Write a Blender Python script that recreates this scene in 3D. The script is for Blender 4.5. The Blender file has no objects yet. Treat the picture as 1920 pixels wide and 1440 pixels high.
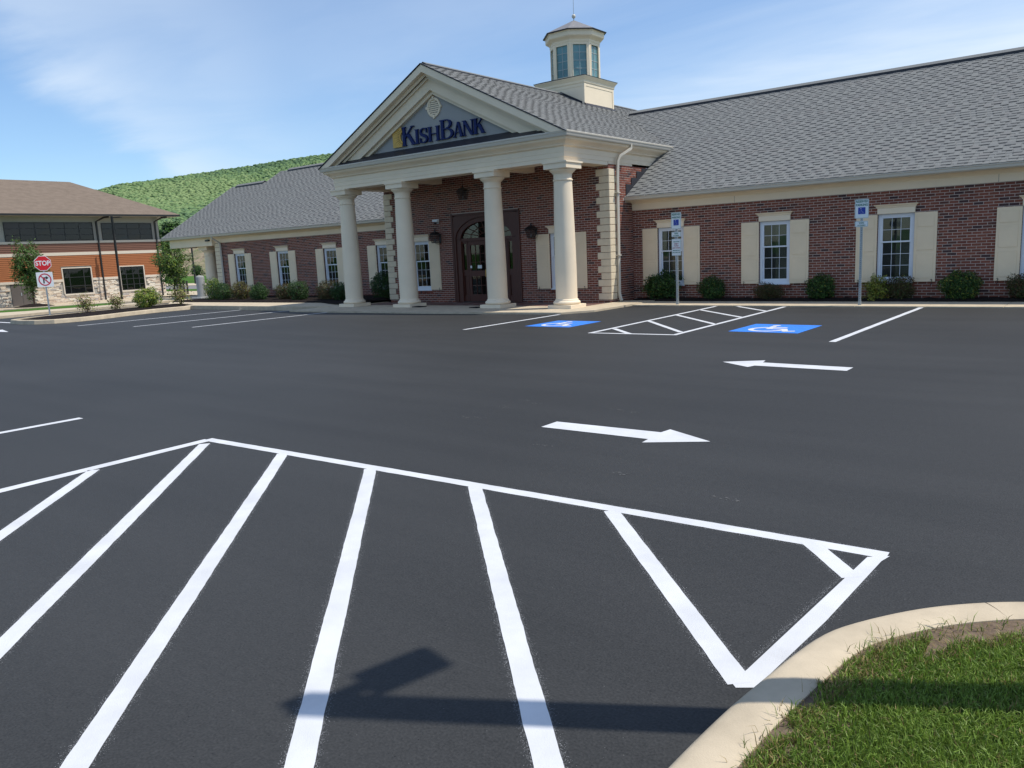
import bpy, bmesh, math, random
import numpy as np
from mathutils import Vector, Matrix
R = math.radians
random.seed(7)
rng = np.random.default_rng(11)
scene = bpy.context.scene
COL = scene.collection

# ------------------------------------------------------------------ camera, sky, sun, exposure
cd = bpy.data.cameras.new('camera'); cam = bpy.data.objects.new('camera', cd); COL.objects.link(cam)
cd.sensor_width = 36.0; cd.lens = 36.0 * 1477.62358 / 1920.0; cd.clip_start = 0.05; cd.clip_end = 6000
yaw, pitch, roll = -0.670770310, 0.165784432, -0.0463864436
fw = Vector((math.sin(yaw)*math.cos(pitch), math.cos(yaw)*math.cos(pitch), -math.sin(pitch)))
rt = fw.cross(Vector((0, 0, 1))).normalized(); up = rt.cross(fw)
r2 = rt*math.cos(roll) + up*math.sin(roll); u2 = -rt*math.sin(roll) + up*math.cos(roll)
M = Matrix((r2, u2, -fw)).transposed().to_4x4(); M.translation = Vector((0, 0, 1.65))
cam.matrix_world = M
scene.camera = cam

SUN_EL, SUN_AZ = R(60.5), R(29.9)          # azimuth measured from +X towards +Y
sd = Vector((math.cos(SUN_EL)*math.cos(SUN_AZ), math.cos(SUN_EL)*math.sin(SUN_AZ), math.sin(SUN_EL)))
sl = bpy.data.lights.new('sun', 'SUN'); sl.energy = 3.7; sl.angle = R(0.53); sl.color = (1.0, 0.945, 0.85)
so = bpy.data.objects.new('sun', sl); COL.objects.link(so); so.rotation_euler = sd.to_track_quat('Z', 'Y').to_euler()

world = bpy.data.worlds.new('World'); scene.world = world; world.use_nodes = True
wt = world.node_tree; wt.nodes.clear()
wn = wt.nodes.new; wl = wt.links.new
out = wn('ShaderNodeOutputWorld'); bg = wn('ShaderNodeBackground'); sky = wn('ShaderNodeTexSky')
sky.sky_type = 'NISHITA'; sky.sun_disc = False; sky.sun_elevation = SUN_EL; sky.sun_rotation = R(90) - SUN_AZ
sky.air_density = 1.0; sky.dust_density = 0.3; sky.ozone_density = 3.0; sky.altitude = 200
tc = wn('ShaderNodeTexCoord'); sep = wn('ShaderNodeSeparateXYZ'); wl(tc.outputs['Generated'], sep.inputs[0])
def wmath(op, a, b=None, c=None, clamp=False):
    n = wn('ShaderNodeMath'); n.operation = op; n.use_clamp = clamp
    for i, v in enumerate((a, b, c)):
        if v is None: continue
        if isinstance(v, (int, float)): n.inputs[i].default_value = v
        else: wl(v, n.inputs[i])
    return n.outputs[0]
# cirrus laid on a flat layer high above the ground: direction / height
zz = wmath('MAXIMUM', sep.outputs['Z'], 0.02)
zz = wmath('ADD', zz, 0.06)
px = wmath('DIVIDE', sep.outputs['X'], zz); py = wmath('DIVIDE', sep.outputs['Y'], zz)
comb = wn('ShaderNodeCombineXYZ'); wl(px, comb.inputs[0]); wl(py, comb.inputs[1])
mp = wn('ShaderNodeMapping'); wl(comb.outputs[0], mp.inputs[0]); mp.inputs['Rotation'].default_value = (0, 0, R(-20)); mp.inputs['Scale'].default_value = (0.6, 1.0, 1.0)
mp.inputs['Location'].default_value = (1.9, 0.35, 0)
n1 = wn('ShaderNodeTexNoise'); wl(mp.outputs[0], n1.inputs[0]); n1.inputs['Scale'].default_value = 1.1; n1.inputs['Detail'].default_value = 9; n1.inputs['Roughness'].default_value = 0.56; n1.inputs['Distortion'].default_value = 0.5
n2 = wn('ShaderNodeTexNoise'); wl(comb.outputs[0], n2.inputs[0]); n2.inputs['Scale'].default_value = 0.42; n2.inputs['Detail'].default_value = 3; n2.inputs['Roughness'].default_value = 0.5
cl = wmath('ADD', wmath('MULTIPLY', n1.outputs[0], 0.62), wmath('MULTIPLY', n2.outputs[0], 0.45))
# the sheet of cirrus has one soft edge crossing the sky on the left and thickens to the right
sd_ = wmath('DIVIDE', wmath('ADD', wmath('SUBTRACT', py, 1.1), wmath('MULTIPLY', wmath('ADD', px, 2.83), 0.842)), 1.307)
sd_ = wmath('ADD', sd_, wmath('MULTIPLY', wmath('SUBTRACT', n1.outputs[0], 0.5), 0.8))
sd_ = wmath('ADD', wmath('MULTIPLY', sd_, 0.166), 0.200)
rp = wn('ShaderNodeValToRGB'); wl(sd_, rp.inputs[0]); rp.color_ramp.interpolation = 'EASE'
els = rp.color_ramp.elements
for k, (p_, v_) in enumerate(((0.0, .03), (0.150, .05), (0.208, .62), (0.27, .44), (0.36, .22), (0.54, .30), (0.72, .85), (1.0, .85))):
    e_ = els[k] if k < 2 else els.new(p_)
    e_.position = p_; e_.color = (v_, v_, v_, 1)
wsp = wn('ShaderNodeMapRange'); wl(cl, wsp.inputs[0]); wsp.inputs[1].default_value = 0.40; wsp.inputs[2].default_value = 0.66; wsp.inputs[3].default_value = 0.30; wsp.inputs[4].default_value = 1.0
cf = wmath('MULTIPLY', rp.outputs[0], wsp.outputs[0])
mixc = wn('ShaderNodeMix'); mixc.data_type = 'RGBA'; wl(cf, mixc.inputs[0]); tint = wn('ShaderNodeMix'); tint.data_type = 'RGBA'; tint.blend_type = 'MULTIPLY'; tint.inputs[0].default_value = 1.0; tint.inputs[7].default_value = (0.90, 1.02, 1.13, 1)
wl(sky.outputs[0], tint.inputs[6]); wl(tint.outputs[2], mixc.inputs[6]); mixc.inputs[7].default_value = (5.8, 6.6, 7.5, 1)
wl(mixc.outputs[2], bg.inputs[0]); bg.inputs[1].default_value = 0.115; wl(bg.outputs[0], out.inputs[0])

scene.view_settings.view_transform = 'Standard'; scene.view_settings.look = 'None'
scene.view_settings.exposure = 0.30; scene.view_settings.gamma = 1.0; scene.view_settings.use_curve_mapping = False
scene.render.engine = 'CYCLES'

# ------------------------------------------------------------------ materials
MATS = {}
def mat(name, col, rough=0.7, spec=0.5, noise=None, bump=None, metal=0.0, col2=None, stretch=None):
    """principled material; noise=(scale, low, high) multiplies the colour, col2 mixes a second colour, bump=(scale, strength, distance)"""
    m = bpy.data.materials.new(name); m.use_nodes = True; t = m.node_tree
    b = t.nodes['Principled BSDF']; b.inputs['Roughness'].default_value = rough; b.inputs['Metallic'].default_value = metal
    b.inputs['Specular IOR Level'].default_value = spec; b.inputs['Base Color'].default_value = (*col, 1)
    g = t.nodes.new('ShaderNodeNewGeometry'); vec = g.outputs['Position']
    if stretch:
        mpn = t.nodes.new('ShaderNodeMapping'); mpn.inputs['Scale'].default_value = stretch; t.links.new(vec, mpn.inputs[0]); vec = mpn.outputs[0]
    if noise or col2:
        sc, lo, hi = noise or (1.0, 1, 1)
        n = t.nodes.new('ShaderNodeTexNoise'); n.inputs['Scale'].default_value = sc; n.inputs['Detail'].default_value = 6; n.inputs['Roughness'].default_value = 0.6
        t.links.new(vec, n.inputs['Vector'])
        if col2:
            mx = t.nodes.new('ShaderNodeMix'); mx.data_type = 'RGBA'; mx.inputs[6].default_value = (*col, 1); mx.inputs[7].default_value = (*col2, 1)
            r = t.nodes.new('ShaderNodeMapRange'); r.inputs[1].default_value = 0.35; r.inputs[2].default_value = 0.65; t.links.new(n.outputs[0], r.inputs[0]); t.links.new(r.outputs[0], mx.inputs[0])
        else:
            mx = t.nodes.new('ShaderNodeMix'); mx.data_type = 'RGBA'
            mx.inputs[6].default_value = tuple(c*lo for c in col) + (1,); mx.inputs[7].default_value = tuple(min(c*hi, 1) for c in col) + (1,)
            r = t.nodes.new('ShaderNodeMapRange'); r.inputs[1].default_value = 0.3; r.inputs[2].default_value = 0.7; t.links.new(n.outputs[0], r.inputs[0]); t.links.new(r.outputs[0], mx.inputs[0])
        t.links.new(mx.outputs[2], b.inputs['Base Color'])
    if bump:
        n = t.nodes.new('ShaderNodeTexNoise'); n.inputs['Scale'].default_value = bump[0]; n.inputs['Detail'].default_value = 5
        t.links.new(vec, n.inputs['Vector'])
        bp = t.nodes.new('ShaderNodeBump'); bp.inputs['Strength'].default_value = bump[1]; bp.inputs['Distance'].default_value = bump[2]
        t.links.new(n.outputs[0], bp.inputs['Height']); t.links.new(bp.outputs[0], b.inputs['Normal'])
    MATS[name] = m
    return m
cream = mat('cream_paint', (0.84, 0.71, 0.53), 0.55, 0.3, noise=(1.3, 0.94, 1.04))
cream_panel = mat('cream_shutter_paint', (0.82, 0.665, 0.465), 0.55, 0.3, noise=(2.0, 0.95, 1.04))
stone_cream = mat('cast_stone', (0.72, 0.62, 0.455), 0.8, 0.2, noise=(9, 0.9, 1.05), bump=(60, .15, .01))
gutter_m = mat('gutter_white', (0.58, 0.54, 0.46), 0.4, 0.4)
white_frame = mat('vinyl_white', (0.72, 0.76, 0.82), 0.45, 0.4)
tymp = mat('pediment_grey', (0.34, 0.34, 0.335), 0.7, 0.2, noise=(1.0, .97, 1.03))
mortar = mat('mortar', (0.54, 0.46, 0.40), 0.95, 0.1, noise=(14, 0.85, 1.1))
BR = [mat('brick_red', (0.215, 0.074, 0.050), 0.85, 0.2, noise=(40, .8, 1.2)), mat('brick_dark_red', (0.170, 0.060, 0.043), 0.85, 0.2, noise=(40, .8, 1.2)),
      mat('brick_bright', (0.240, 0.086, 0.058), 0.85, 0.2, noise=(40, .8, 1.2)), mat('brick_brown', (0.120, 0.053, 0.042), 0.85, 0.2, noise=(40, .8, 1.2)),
      mat('brick_charcoal', (0.070, 0.040, 0.040), 0.8, 0.2, noise=(40, .8, 1.2))]
BRW = [0.36, 0.26, 0.20, 0.13, 0.05]
SH = [mat('shingle_light', (0.200, 0.205, 0.200), 0.95, 0.15, noise=(60, .8, 1.2)), mat('shingle_mid', (0.190, 0.195, 0.192), 0.95, 0.15, noise=(60, .8, 1.2)),
      mat('shingle_dark', (0.178, 0.182, 0.181), 0.95, 0.15, noise=(60, .8, 1.2)), mat('shingle_brownish', (0.194, 0.194, 0.190), 0.95, 0.15, noise=(60, .8, 1.2)),
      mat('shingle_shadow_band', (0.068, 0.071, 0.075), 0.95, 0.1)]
flash = mat('dark_flashing', (0.030, 0.030, 0.038), 0.5, 0.4)
lead = mat('cupola_roof_metal', (0.22, 0.21, 0.21), 0.5, 0.4, noise=(6, .85, 1.1))
wood = mat('mahogany', (0.085, 0.026, 0.017), 0.45, 0.4, noise=(5, .75, 1.2), stretch=(8, 8, 1))
black = mat('black_metal', (0.012, 0.012, 0.013), 0.45, 0.5)
blackrub = mat('black_rubber', (0.010, 0.010, 0.012), 0.9, 0.2)
brass = mat('brass', (0.5, 0.35, 0.12), 0.3, 0.5, metal=1.0)
navy = mat('navy_letter', (0.010, 0.022, 0.105), 0.6, 0.2)
gold = mat('gold_panel', (0.62, 0.38, 0.07), 0.4, 0.4, noise=(8, .9, 1.1))
blue_paint = mat('blue_sign_ink', (0.014, 0.045, 0.35), 0.4, 0.4)
green_ink = mat('green_sign_ink', (0.02, 0.16, 0.11), 0.4, 0.4)
red_ink = mat('red_sign', (0.62, 0.012, 0.02), 0.35, 0.5)
white_sign = mat('white_sign', (0.74, 0.78, 0.80), 0.4, 0.5)
galv = mat('galvanised_steel', (0.36, 0.40, 0.42), 0.45, 0.5, metal=0.55, noise=(25, .8, 1.15))
concrete = mat('concrete', (0.53, 0.445, 0.325), 0.9, 0.2, noise=(4.5, .80, 1.06), bump=(180, .3, .004))
concrete_grey = mat('concrete_grey', (0.33, 0.335, 0.33), 0.9, 0.2, noise=(2.0, .85, 1.1), bump=(160, .2, .004))
mulch_m = mat('mulch', (0.018, 0.014, 0.013), 1.0, 0.1, noise=(30, .4, 1.8), bump=(60, 1.0, .03))
lawn_m = mat('lawn', (0.060, 0.135, 0.022), 0.95, 0.1, noise=(3.0, .75, 1.25), bump=(40, 1.0, .03))
soil_m = mat('soil', (0.155, 0.115, 0.085), 1.0, 0.1, noise=(25, .6, 1.3), bump=(60, .5, .01))
rock_m = mat('rocky_bank', (0.33, 0.25, 0.185), 1.0, 0.1, noise=(0.35, .5, 1.25), col2=(0.13, 0.16, 0.07), bump=(.7, 1.0, .9))
paver_m = [mat('paver_red', (0.17, 0.085, 0.07), .9, .2), mat('paver_grey', (0.20, 0.16, 0.145), .9, .2)]
dark_int = mat('dark_interior', (0.02, 0.02, 0.022), 0.9, 0.1)
blind_m = mat('blind_slats', (0.42, 0.42, 0.38), 0.7, 0.3)
refl_m = mat('pale_reflection', (0.50, 0.46, 0.36), 0.8, 0.2)
forest_soil = mat('forest_floor', (0.11, 0.17, 0.065), 1, .1)
brown_roof = mat('brown_shingles', (0.180, 0.142, 0.113), 0.95, 0.1, noise=(1.6, .88, 1.12), bump=(3.5, .6, .06), stretch=(1, 1, 3))
grey_stucco = mat('greige_stucco', (0.34, 0.325, 0.29), 0.85, 0.2, noise=(1, .95, 1.05))
trim_beige = mat('limestone_trim', (0.60, 0.53, 0.44), 0.8, 0.2)
orange_m = mat('orange_siding', (0.315, 0.108, 0.037), 0.6, 0.3, noise=(2, .9, 1.1), stretch=(1, 1, 12))
brownband = mat('brown_siding', (0.145, 0.066, 0.043), 0.6, 0.3, noise=(2, .9, 1.1), stretch=(1, 1, 12))
STN = [mat('stone_buff', (0.66, 0.55, 0.43), .9, .2, noise=(6, .8, 1.1)), mat('stone_cream', (0.74, 0.67, 0.56), .9, .2, noise=(6, .8, 1.1)),
       mat('stone_tan', (0.54, 0.42, 0.32), .9, .2, noise=(6, .8, 1.1)), mat('stone_grey', (0.46, 0.42, 0.39), .9, .2, noise=(6, .8, 1.1))]
bronze = mat('bronze_door', (0.105, 0.09, 0.082), .5, .4)
bark = mat('bark', (0.085, 0.06, 0.045), .95, .1, noise=(20, .6, 1.3))

def glass_mat(name, tint, trans, rough=0.02, ior=1.52):
    m = bpy.data.materials.new(name); m.use_nodes = True; t = m.node_tree; t.nodes.clear()
    o = t.nodes.new('ShaderNodeOutputMaterial'); tr = t.nodes.new('ShaderNodeBsdfTransparent'); tr.inputs[0].default_value = (*trans, 1)
    d = t.nodes.new('ShaderNodeBsdfDiffuse'); d.inputs[0].default_value = (*tint, 1)
    gl = t.nodes.new('ShaderNodeBsdfGlossy'); gl.inputs['Roughness'].default_value = rough
    fr = t.nodes.new('ShaderNodeFresnel'); fr.inputs[0].default_value = ior
    m1 = t.nodes.new('ShaderNodeMixShader'); m1.inputs[0].default_value = 0.18; t.links.new(tr.outputs[0], m1.inputs[1]); t.links.new(d.outputs[0], m1.inputs[2])
    m2 = t.nodes.new('ShaderNodeMixShader'); t.links.new(fr.outputs[0], m2.inputs[0]); t.links.new(m1.outputs[0], m2.inputs[1]); t.links.new(gl.outputs[0], m2.inputs[2])
    t.links.new(m2.outputs[0], o.inputs[0]); MATS[name] = m; return m
glass = glass_mat('window_glass', (0.02, 0.022, 0.022), (0.75, 0.8, 0.78))
glass_dark = glass_mat('dark_glazing', (0.008, 0.012, 0.013), (0.25, 0.3, 0.3))
teal = mat('cupola_glass', (0.11, 0.235, 0.25), 0.12, 0.6, noise=(1.2, .7, 1.25))
lamp_glass = glass_mat('lantern_glass', (0.02, 0.02, 0.02), (0.8, 0.8, 0.8), 0.3, 1.15)

# asphalt: fine aggregate, faint tonal drift, a few dark pits
def asphalt_material():
    m = bpy.data.materials.new('sealed_asphalt'); m.use_nodes = True; t = m.node_tree; b = t.nodes['Principled BSDF']
    N = t.nodes.new; L = t.links.new
    g = N('ShaderNodeNewGeometry'); P = g.outputs['Position']
    big = N('ShaderNodeTexNoise'); big.inputs['Scale'].default_value = 0.22; big.inputs['Detail'].default_value = 5; L(P, big.inputs['Vector'])
    mpn = N('ShaderNodeMapping'); mpn.inputs['Rotation'].default_value = (0, 0, R(8)); mpn.inputs['Scale'].default_value = (0.25, 2.2, 1); L(P, mpn.inputs[0])
    st = N('ShaderNodeTexNoise'); st.inputs['Scale'].default_value = 0.8; st.inputs['Detail'].default_value = 4; L(mpn.outputs[0], st.inputs['Vector'])
    fine = N('ShaderNodeTexNoise'); fine.inputs['Scale'].default_value = 95; fine.inputs['Detail'].default_value = 4; L(P, fine.inputs['Vector'])
    med = N('ShaderNodeTexNoise'); med.inputs['Scale'].default_value = 22; med.inputs['Detail'].default_value = 4; L(P, med.inputs['Vector'])
    def mth(op, a, bb):
        n = N('ShaderNodeMath'); n.operation = op
        for i, v in enumerate((a, bb)):
            if isinstance(v, (int, float)): n.inputs[i].default_value = v
            else: L(v, n.inputs[i])
        return n.outputs[0]
    s = mth('ADD', mth('ADD', mth('MULTIPLY', big.outputs[0], 0.42), mth('MULTIPLY', st.outputs[0], 0.28)), mth('ADD', mth('MULTIPLY', fine.outputs[0], 0.85), mth('MULTIPLY', med.outputs[0], 0.25)))
    r = N('ShaderNodeMapRange'); L(s, r.inputs[0]); r.inputs[1].default_value = 0.55; r.inputs[2].default_value = 1.15; r.inputs[3].default_value = 0.0; r.inputs[4].default_value = 1.0
    mx = N('ShaderNodeMix'); mx.data_type = 'RGBA'; L(r.outputs[0], mx.inputs[0]); mx.inputs[6].default_value = (0.0155, 0.0162, 0.0165, 1); mx.inputs[7].default_value = (0.050, 0.0505, 0.0505, 1)
    # sparse pits (dark) and specks (light)
    vo = N('ShaderNodeTexVoronoi'); vo.inputs['Scale'].default_value = 26; L(P, vo.inputs['Vector'])
    cut = mth('LESS_THAN', vo.outputs['Distance'], 0.075); gate = mth('GREATER_THAN', N2(t, vo.outputs['Color']), 0.66)
    pit = mth('MULTIPLY', cut, gate)
    mx2 = N('ShaderNodeMix'); mx2.data_type = 'RGBA'; L(pit, mx2.inputs[0]); L(mx.outputs[2], mx2.inputs[6]); mx2.inputs[7].default_value = (0.013, 0.013, 0.014, 1)
    vo2 = N('ShaderNodeTexVoronoi'); vo2.inputs['Scale'].default_value = 41; L(P, vo2.inputs['Vector'])
    sp = mth('MULTIPLY', mth('LESS_THAN', vo2.outputs['Distance'], 0.05), mth('GREATER_THAN', N2(t, vo2.outputs['Color']), 0.86))
    mx3 = N('ShaderNodeMix'); mx3.data_type = 'RGBA'; L(sp, mx3.inputs[0]); L(mx2.outputs[2], mx3.inputs[6]); mx3.inputs[7].default_value = (0.22, 0.22, 0.22, 1)
    L(mx3.outputs[2], b.inputs['Base Color']); b.inputs['Roughness'].default_value = 0.62; b.inputs['Specular IOR Level'].default_value = 0.22
    bp = N('ShaderNodeBump'); bp.inputs['Strength'].default_value = 0.55; bp.inputs['Distance'].default_value = 0.004; L(fine.outputs[0], bp.inputs['Height']); L(bp.outputs[0], b.inputs['Normal'])
    return m
def N2(t, colour):
    s = t.nodes.new('ShaderNodeSeparateColor'); t.links.new(colour, s.inputs[0]); return s.outputs[0]
asphalt = asphalt_material()
road_far = mat('worn_asphalt', (0.20, 0.19, 0.19), .9, .2, noise=(1, .9, 1.1))
def paint_material(name, col):
    m = mat(name, col, 0.6, 0.3, noise=(3.2, .86, 1.05), bump=(230, .5, .003)); return m
paint = paint_material('white_road_paint', (0.62, 0.63, 0.65))
bpaint = paint_material('blue_road_paint', (0.040, 0.215, 0.74))

def leaf_mat(name, col, lo=.55, hi=1.35, trans=0.25):
    m = bpy.data.materials.new(name); m.use_nodes = True; t = m.node_tree; t.nodes.clear()
    o = t.nodes.new('ShaderNodeOutputMaterial'); b = t.nodes.new('ShaderNodeBsdfPrincipled'); b.inputs['Roughness'].default_value = .5; b.inputs['Specular IOR Level'].default_value = .35
    g = t.nodes.new('ShaderNodeNewGeometry'); mx = t.nodes.new('ShaderNodeMix'); mx.data_type = 'RGBA'
    t.links.new(g.outputs['Random Per Island'], mx.inputs[0]); mx.inputs[6].default_value = tuple(c*lo for c in col)+(1,); mx.inputs[7].default_value = tuple(c*hi for c in col)+(1,)
    t.links.new(mx.outputs[2], b.inputs['Base Color'])
    tl = t.nodes.new('ShaderNodeBsdfTranslucent'); t.links.new(mx.outputs[2], tl.inputs[0])
    ms = t.nodes.new('ShaderNodeMixShader'); ms.inputs[0].default_value = trans; t.links.new(b.outputs[0], ms.inputs[1]); t.links.new(tl.outputs[0], ms.inputs[2])
    t.links.new(ms.outputs[0], o.inputs[0]); return m
lf_dark = leaf_mat('leaf_dark', (0.030, 0.075, 0.018)); lf_mid = leaf_mat('leaf_mid', (0.075, 0.155, 0.030)); lf_yel = leaf_mat('leaf_yellow', (0.30, 0.29, 0.05))
lf_lime = leaf_mat('leaf_lime', (0.26, 0.33, 0.05)); lf_rust = leaf_mat('leaf_rust', (0.10, 0.062, 0.028)); lf_tan = leaf_mat('leaf_tan', (0.30, 0.22, 0.12)); lf_olive = leaf_mat('leaf_olive', (0.085, 0.085, 0.030))
lf_maple = leaf_mat('leaf_maple', (0.115, 0.205, 0.050))

# ------------------------------------------------------------------ mesh helpers
class MB:
    def __init__(s): s.v = []; s.f = []; s.m = []
    def add(s, vs, fs, mi=0):
        o = len(s.v); s.v.extend([tuple(p) for p in vs]); s.f.extend([tuple(i+o for i in f) for f in fs]); s.m.extend([mi]*len(fs))
    def box(s, x0, x1, y0, y1, z0, z1, mi=0, T=None, skip=()):
        vs = [(x0,y0,z0),(x1,y0,z0),(x1,y1,z0),(x0,y1,z0),(x0,y0,z1),(x1,y0,z1),(x1,y1,z1),(x0,y1,z1)]
        if T: vs = [T(p) for p in vs]
        fs = [(0,3,2,1),(4,5,6,7),(0,1,5,4),(1,2,6,5),(2,3,7,6),(3,0,4,7)]
        s.add(vs, [f for i, f in enumerate(fs) if i not in skip], mi)
    def prism(s, poly, a0, a1, axis='z', mi=0, T=None):
        """poly: 2D points; extruded along axis between a0 and a1. axis z: (x,y); y: (x,z); x: (y,z)"""
        def P(p, a): return (p[0], p[1], a) if axis == 'z' else ((p[0], a, p[1]) if axis == 'y' else (a, p[0], p[1]))
        n = len(poly); vs = [P(p, a0) for p in poly] + [P(p, a1) for p in poly]
        if T: vs = [T(p) for p in vs]
        s.add(vs, [tuple(range(n))[::-1], tuple(range(n, 2*n))] + [(i, (i+1) % n, (i+1) % n + n, i+n) for i in range(n)], mi)
    def lathe(s, prof, c=(0,0,0), n=32, mi=0, sx=1, sy=1, caps=True, rot=0.0):
        vs = []; k = len(prof)
        for i in range(n):
            a = 2*math.pi*i/n + rot
            for r, z in prof: vs.append((c[0]+r*math.cos(a)*sx, c[1]+r*math.sin(a)*sy, c[2]+z))
        fs = []
        for i in range(n):
            j = (i+1) % n
            for q in range(k-1): fs.append((i*k+q, j*k+q, j*k+q+1, i*k+q+1))
        if caps: fs.append(tuple(i*k for i in range(n))[::-1]); fs.append(tuple(i*k+k-1 for i in range(n)))
        s.add(vs, fs, mi)
    def tube(s, pts, rad, n=8, mi=0):
        pts = [Vector(p) for p in pts]; rs = rad if isinstance(rad, (list, tuple)) else [rad]*len(pts); vs = []
        for i, p in enumerate(pts):
            d = (pts[min(i+1, len(pts)-1)] - pts[max(i-1, 0)]).normalized()
            a = d.orthogonal().normalized(); b = d.cross(a)
            if i: # keep frame steady
                a = (pa - d*pa.dot(d)).normalized(); b = d.cross(a)
            pa = a
            for q in range(n):
                t = 2*math.pi*q/n; vs.append(p + a*math.cos(t)*rs[i] + b*math.sin(t)*rs[i])
        fs = [(i*n+q, i*n+(q+1) % n, (i+1)*n+(q+1) % n, (i+1)*n+q) for i in range(len(pts)-1) for q in range(n)]
        fs.append(tuple(range(n))[::-1]); fs.append(tuple((len(pts)-1)*n+q for q in range(n)))
        s.add(vs, fs, mi)
    def mesh(s, name, mats, smooth=False):
        me = bpy.data.meshes.new(name); me.from_pydata(s.v, [], s.f)
        for m in (mats if isinstance(mats, (list, tuple)) else [mats]): me.materials.append(m)
        if s.m and max(s.m) > 0: me.polygons.foreach_set('material_index', s.m)
        if smooth: me.polygons.foreach_set('use_smooth', [True]*len(s.f))
        me.update(); return me
    def build(s, name, mats, parent=None, kind=None, smooth=False, bevel=0, recalc=True, auto=None):
        me = s.mesh(name, mats, smooth)
        if recalc or bevel:
            bm = bmesh.new(); bm.from_mesh(me)
            if recalc: bmesh.ops.recalc_face_normals(bm, faces=bm.faces)
            if bevel: bmesh.ops.bevel(bm, geom=[e for e in bm.edges if len(e.link_faces) == 2 and e.calc_face_angle(0) > .5], offset=bevel, segments=2, affect='EDGES', profile=.5)
            bm.to_mesh(me); bm.free()
        if auto: 
            me.polygons.foreach_set('use_smooth', [True]*len(me.polygons)); me.set_sharp_from_angle(angle=R(auto))
        return link(name, me, parent, kind)
def link(name, me, parent=None, kind=None):
    o = bpy.data.objects.new(name, me); COL.objects.link(o)
    if parent: o.parent = parent
    if kind: o['kind'] = kind
    return o
def thing(name, label, cat, loc=(0,0,0), rz=0, group=None):
    o = bpy.data.objects.new(name, None); COL.objects.link(o); o.location = loc; o.rotation_euler = (0, 0, rz); o.empty_display_size = .2
    o['label'] = label; o['category'] = cat
    if group: o['group'] = group
    return o
def tag(o, label, cat, group=None):
    o['label'] = label; o['category'] = cat
    if group: o['group'] = group
    return o
def copy_tree(o, parent=None):
    c = o.copy(); COL.objects.link(c)
    if parent: c.parent = parent
    for ch in list(o.children): copy_tree(ch, c)
    return c
def text_mesh(s, size, extrude, bold=0.0, align='CENTER', sx=1.0):
    cu = bpy.data.curves.new('t', 'FONT'); cu.body = s; cu.size = size; cu.extrude = extrude; cu.offset = bold; cu.align_x = align; cu.align_y = 'CENTER'; cu.resolution_u = 3
    ob = bpy.data.objects.new('t', cu); COL.objects.link(ob); dg = bpy.context.evaluated_depsgraph_get()
    me = bpy.data.meshes.new_from_object(ob.evaluated_get(dg)); bpy.data.objects.remove(ob)
    for v in me.vertices: v.co.x *= sx
    return me
def terr(X): return float(np.interp(X, [-62, -40], [-1.0, 0.0]))

# ------------------------------------------------------------------ ground, lot, pavements
def sheet(name, poly, dz, m, kind='structure', step=None):
    """flat polygon following the terrain (poly must already be cut at X=-40 and X=-62 when it crosses them)"""
    me = bpy.data.meshes.new(name); me.from_pydata([(x, y, terr(x)+dz) for x, y in poly], [], [tuple(range(len(poly)))]); me.materials.append(m)
    return link(name, me, None, kind)
def band(name, xs, y0s, y1s, dz, m, thick=0.0, parent=None, kind='structure'):
    """strip between y0(x) and y1(x) over the stations xs, following the terrain; thick>0 gives it sides"""
    mb = MB(); n = len(xs)
    for i in range(n):
        z = terr(xs[i])+dz
        mb.v += [(xs[i], y0s[i], z), (xs[i], y1s[i], z)]
        if thick: mb.v += [(xs[i], y0s[i], z-thick), (xs[i], y1s[i], z-thick)]
    k = 4 if thick else 2
    for i in range(n-1):
        a, b = i*k, (i+1)*k
        mb.f.append((a, b, b+1, a+1))
        if thick: mb.f += [(a, a+2, b+2, b), (a+1, b+1, b+3, a+3)]
    if thick:
        mb.f += [(0, 1, 3, 2), ((n-1)*4, (n-1)*4+2, (n-1)*4+3, (n-1)*4+1)]
    mb.m = [0]*len(mb.f)
    return mb.build(name, m, parent, kind)
gx = [-2500, -62, -40, 2500]
band('ground', gx, [-2500]*4, [2500]*4, -0.06, lawn_m)
band('parking_lot', [-330, -62, -40, 30], [-60]*4, [41.4]*4, 0.0, asphalt)
def strip_x(name, stations, dz, m, thick):
    """stations: (y, x0, x1) -> strip running along Y"""
    mb = MB()
    segs = []
    for y, x0, x1 in stations:
        xs = sorted({x0, x1, *[q for q in (-62, -40) if min(x0, x1) < q < max(x0, x1)]}); segs.append((y, x0, x1))
    # sample across in 6 columns so that it follows the slope
    cols = 8
    for y, x0, x1 in segs:
        for c in range(cols+1):
            x = x0+(x1-x0)*c/cols; mb.v.append((x, y, terr(x)+dz))
    W = cols+1
    for i in range(len(segs)-1):
        for c in range(cols): mb.f.append((i*W+c, i*W+c+1, (i+1)*W+c+1, (i+1)*W+c))
    o = len(mb.v)
    for i, (y, x0, x1) in enumerate(segs): mb.v.append((x1, y, terr(x1)+dz-thick))
    for i in range(len(segs)-1): mb.f.append((i*W+cols, o+i, o+i+1, (i+1)*W+cols))
    mb.m = [0]*len(mb.f); return mb.build(name, m, None, 'structure')
strip_x('roadside_kerb', [(-30, -38.2, -34.4), (11.9, -38.2, -34.7), (12.9, -38.0, -34.85), (13.8, -37.5, -35.2), (15.9, -37.0, -35.4), (18.0, -37.1, -35.7), (20.0, -37.9, -36.6), (22.0, -39.2, -38.2), (24.0, -41.4, -40.6), (26, -44, -43.4)], 0.10, concrete, .10)
strip_x('grass_verge', [(-30, -66.6, -38.2), (13.8, -66.6, -38.1), (17.5, -66.5, -37.6), (19.5, -66.5, -40.5), (23, -66.5, -50), (27.0, -66.3, -59), (31, -66.2, -65.0)], 0.075, lawn_m, .0)
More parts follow.
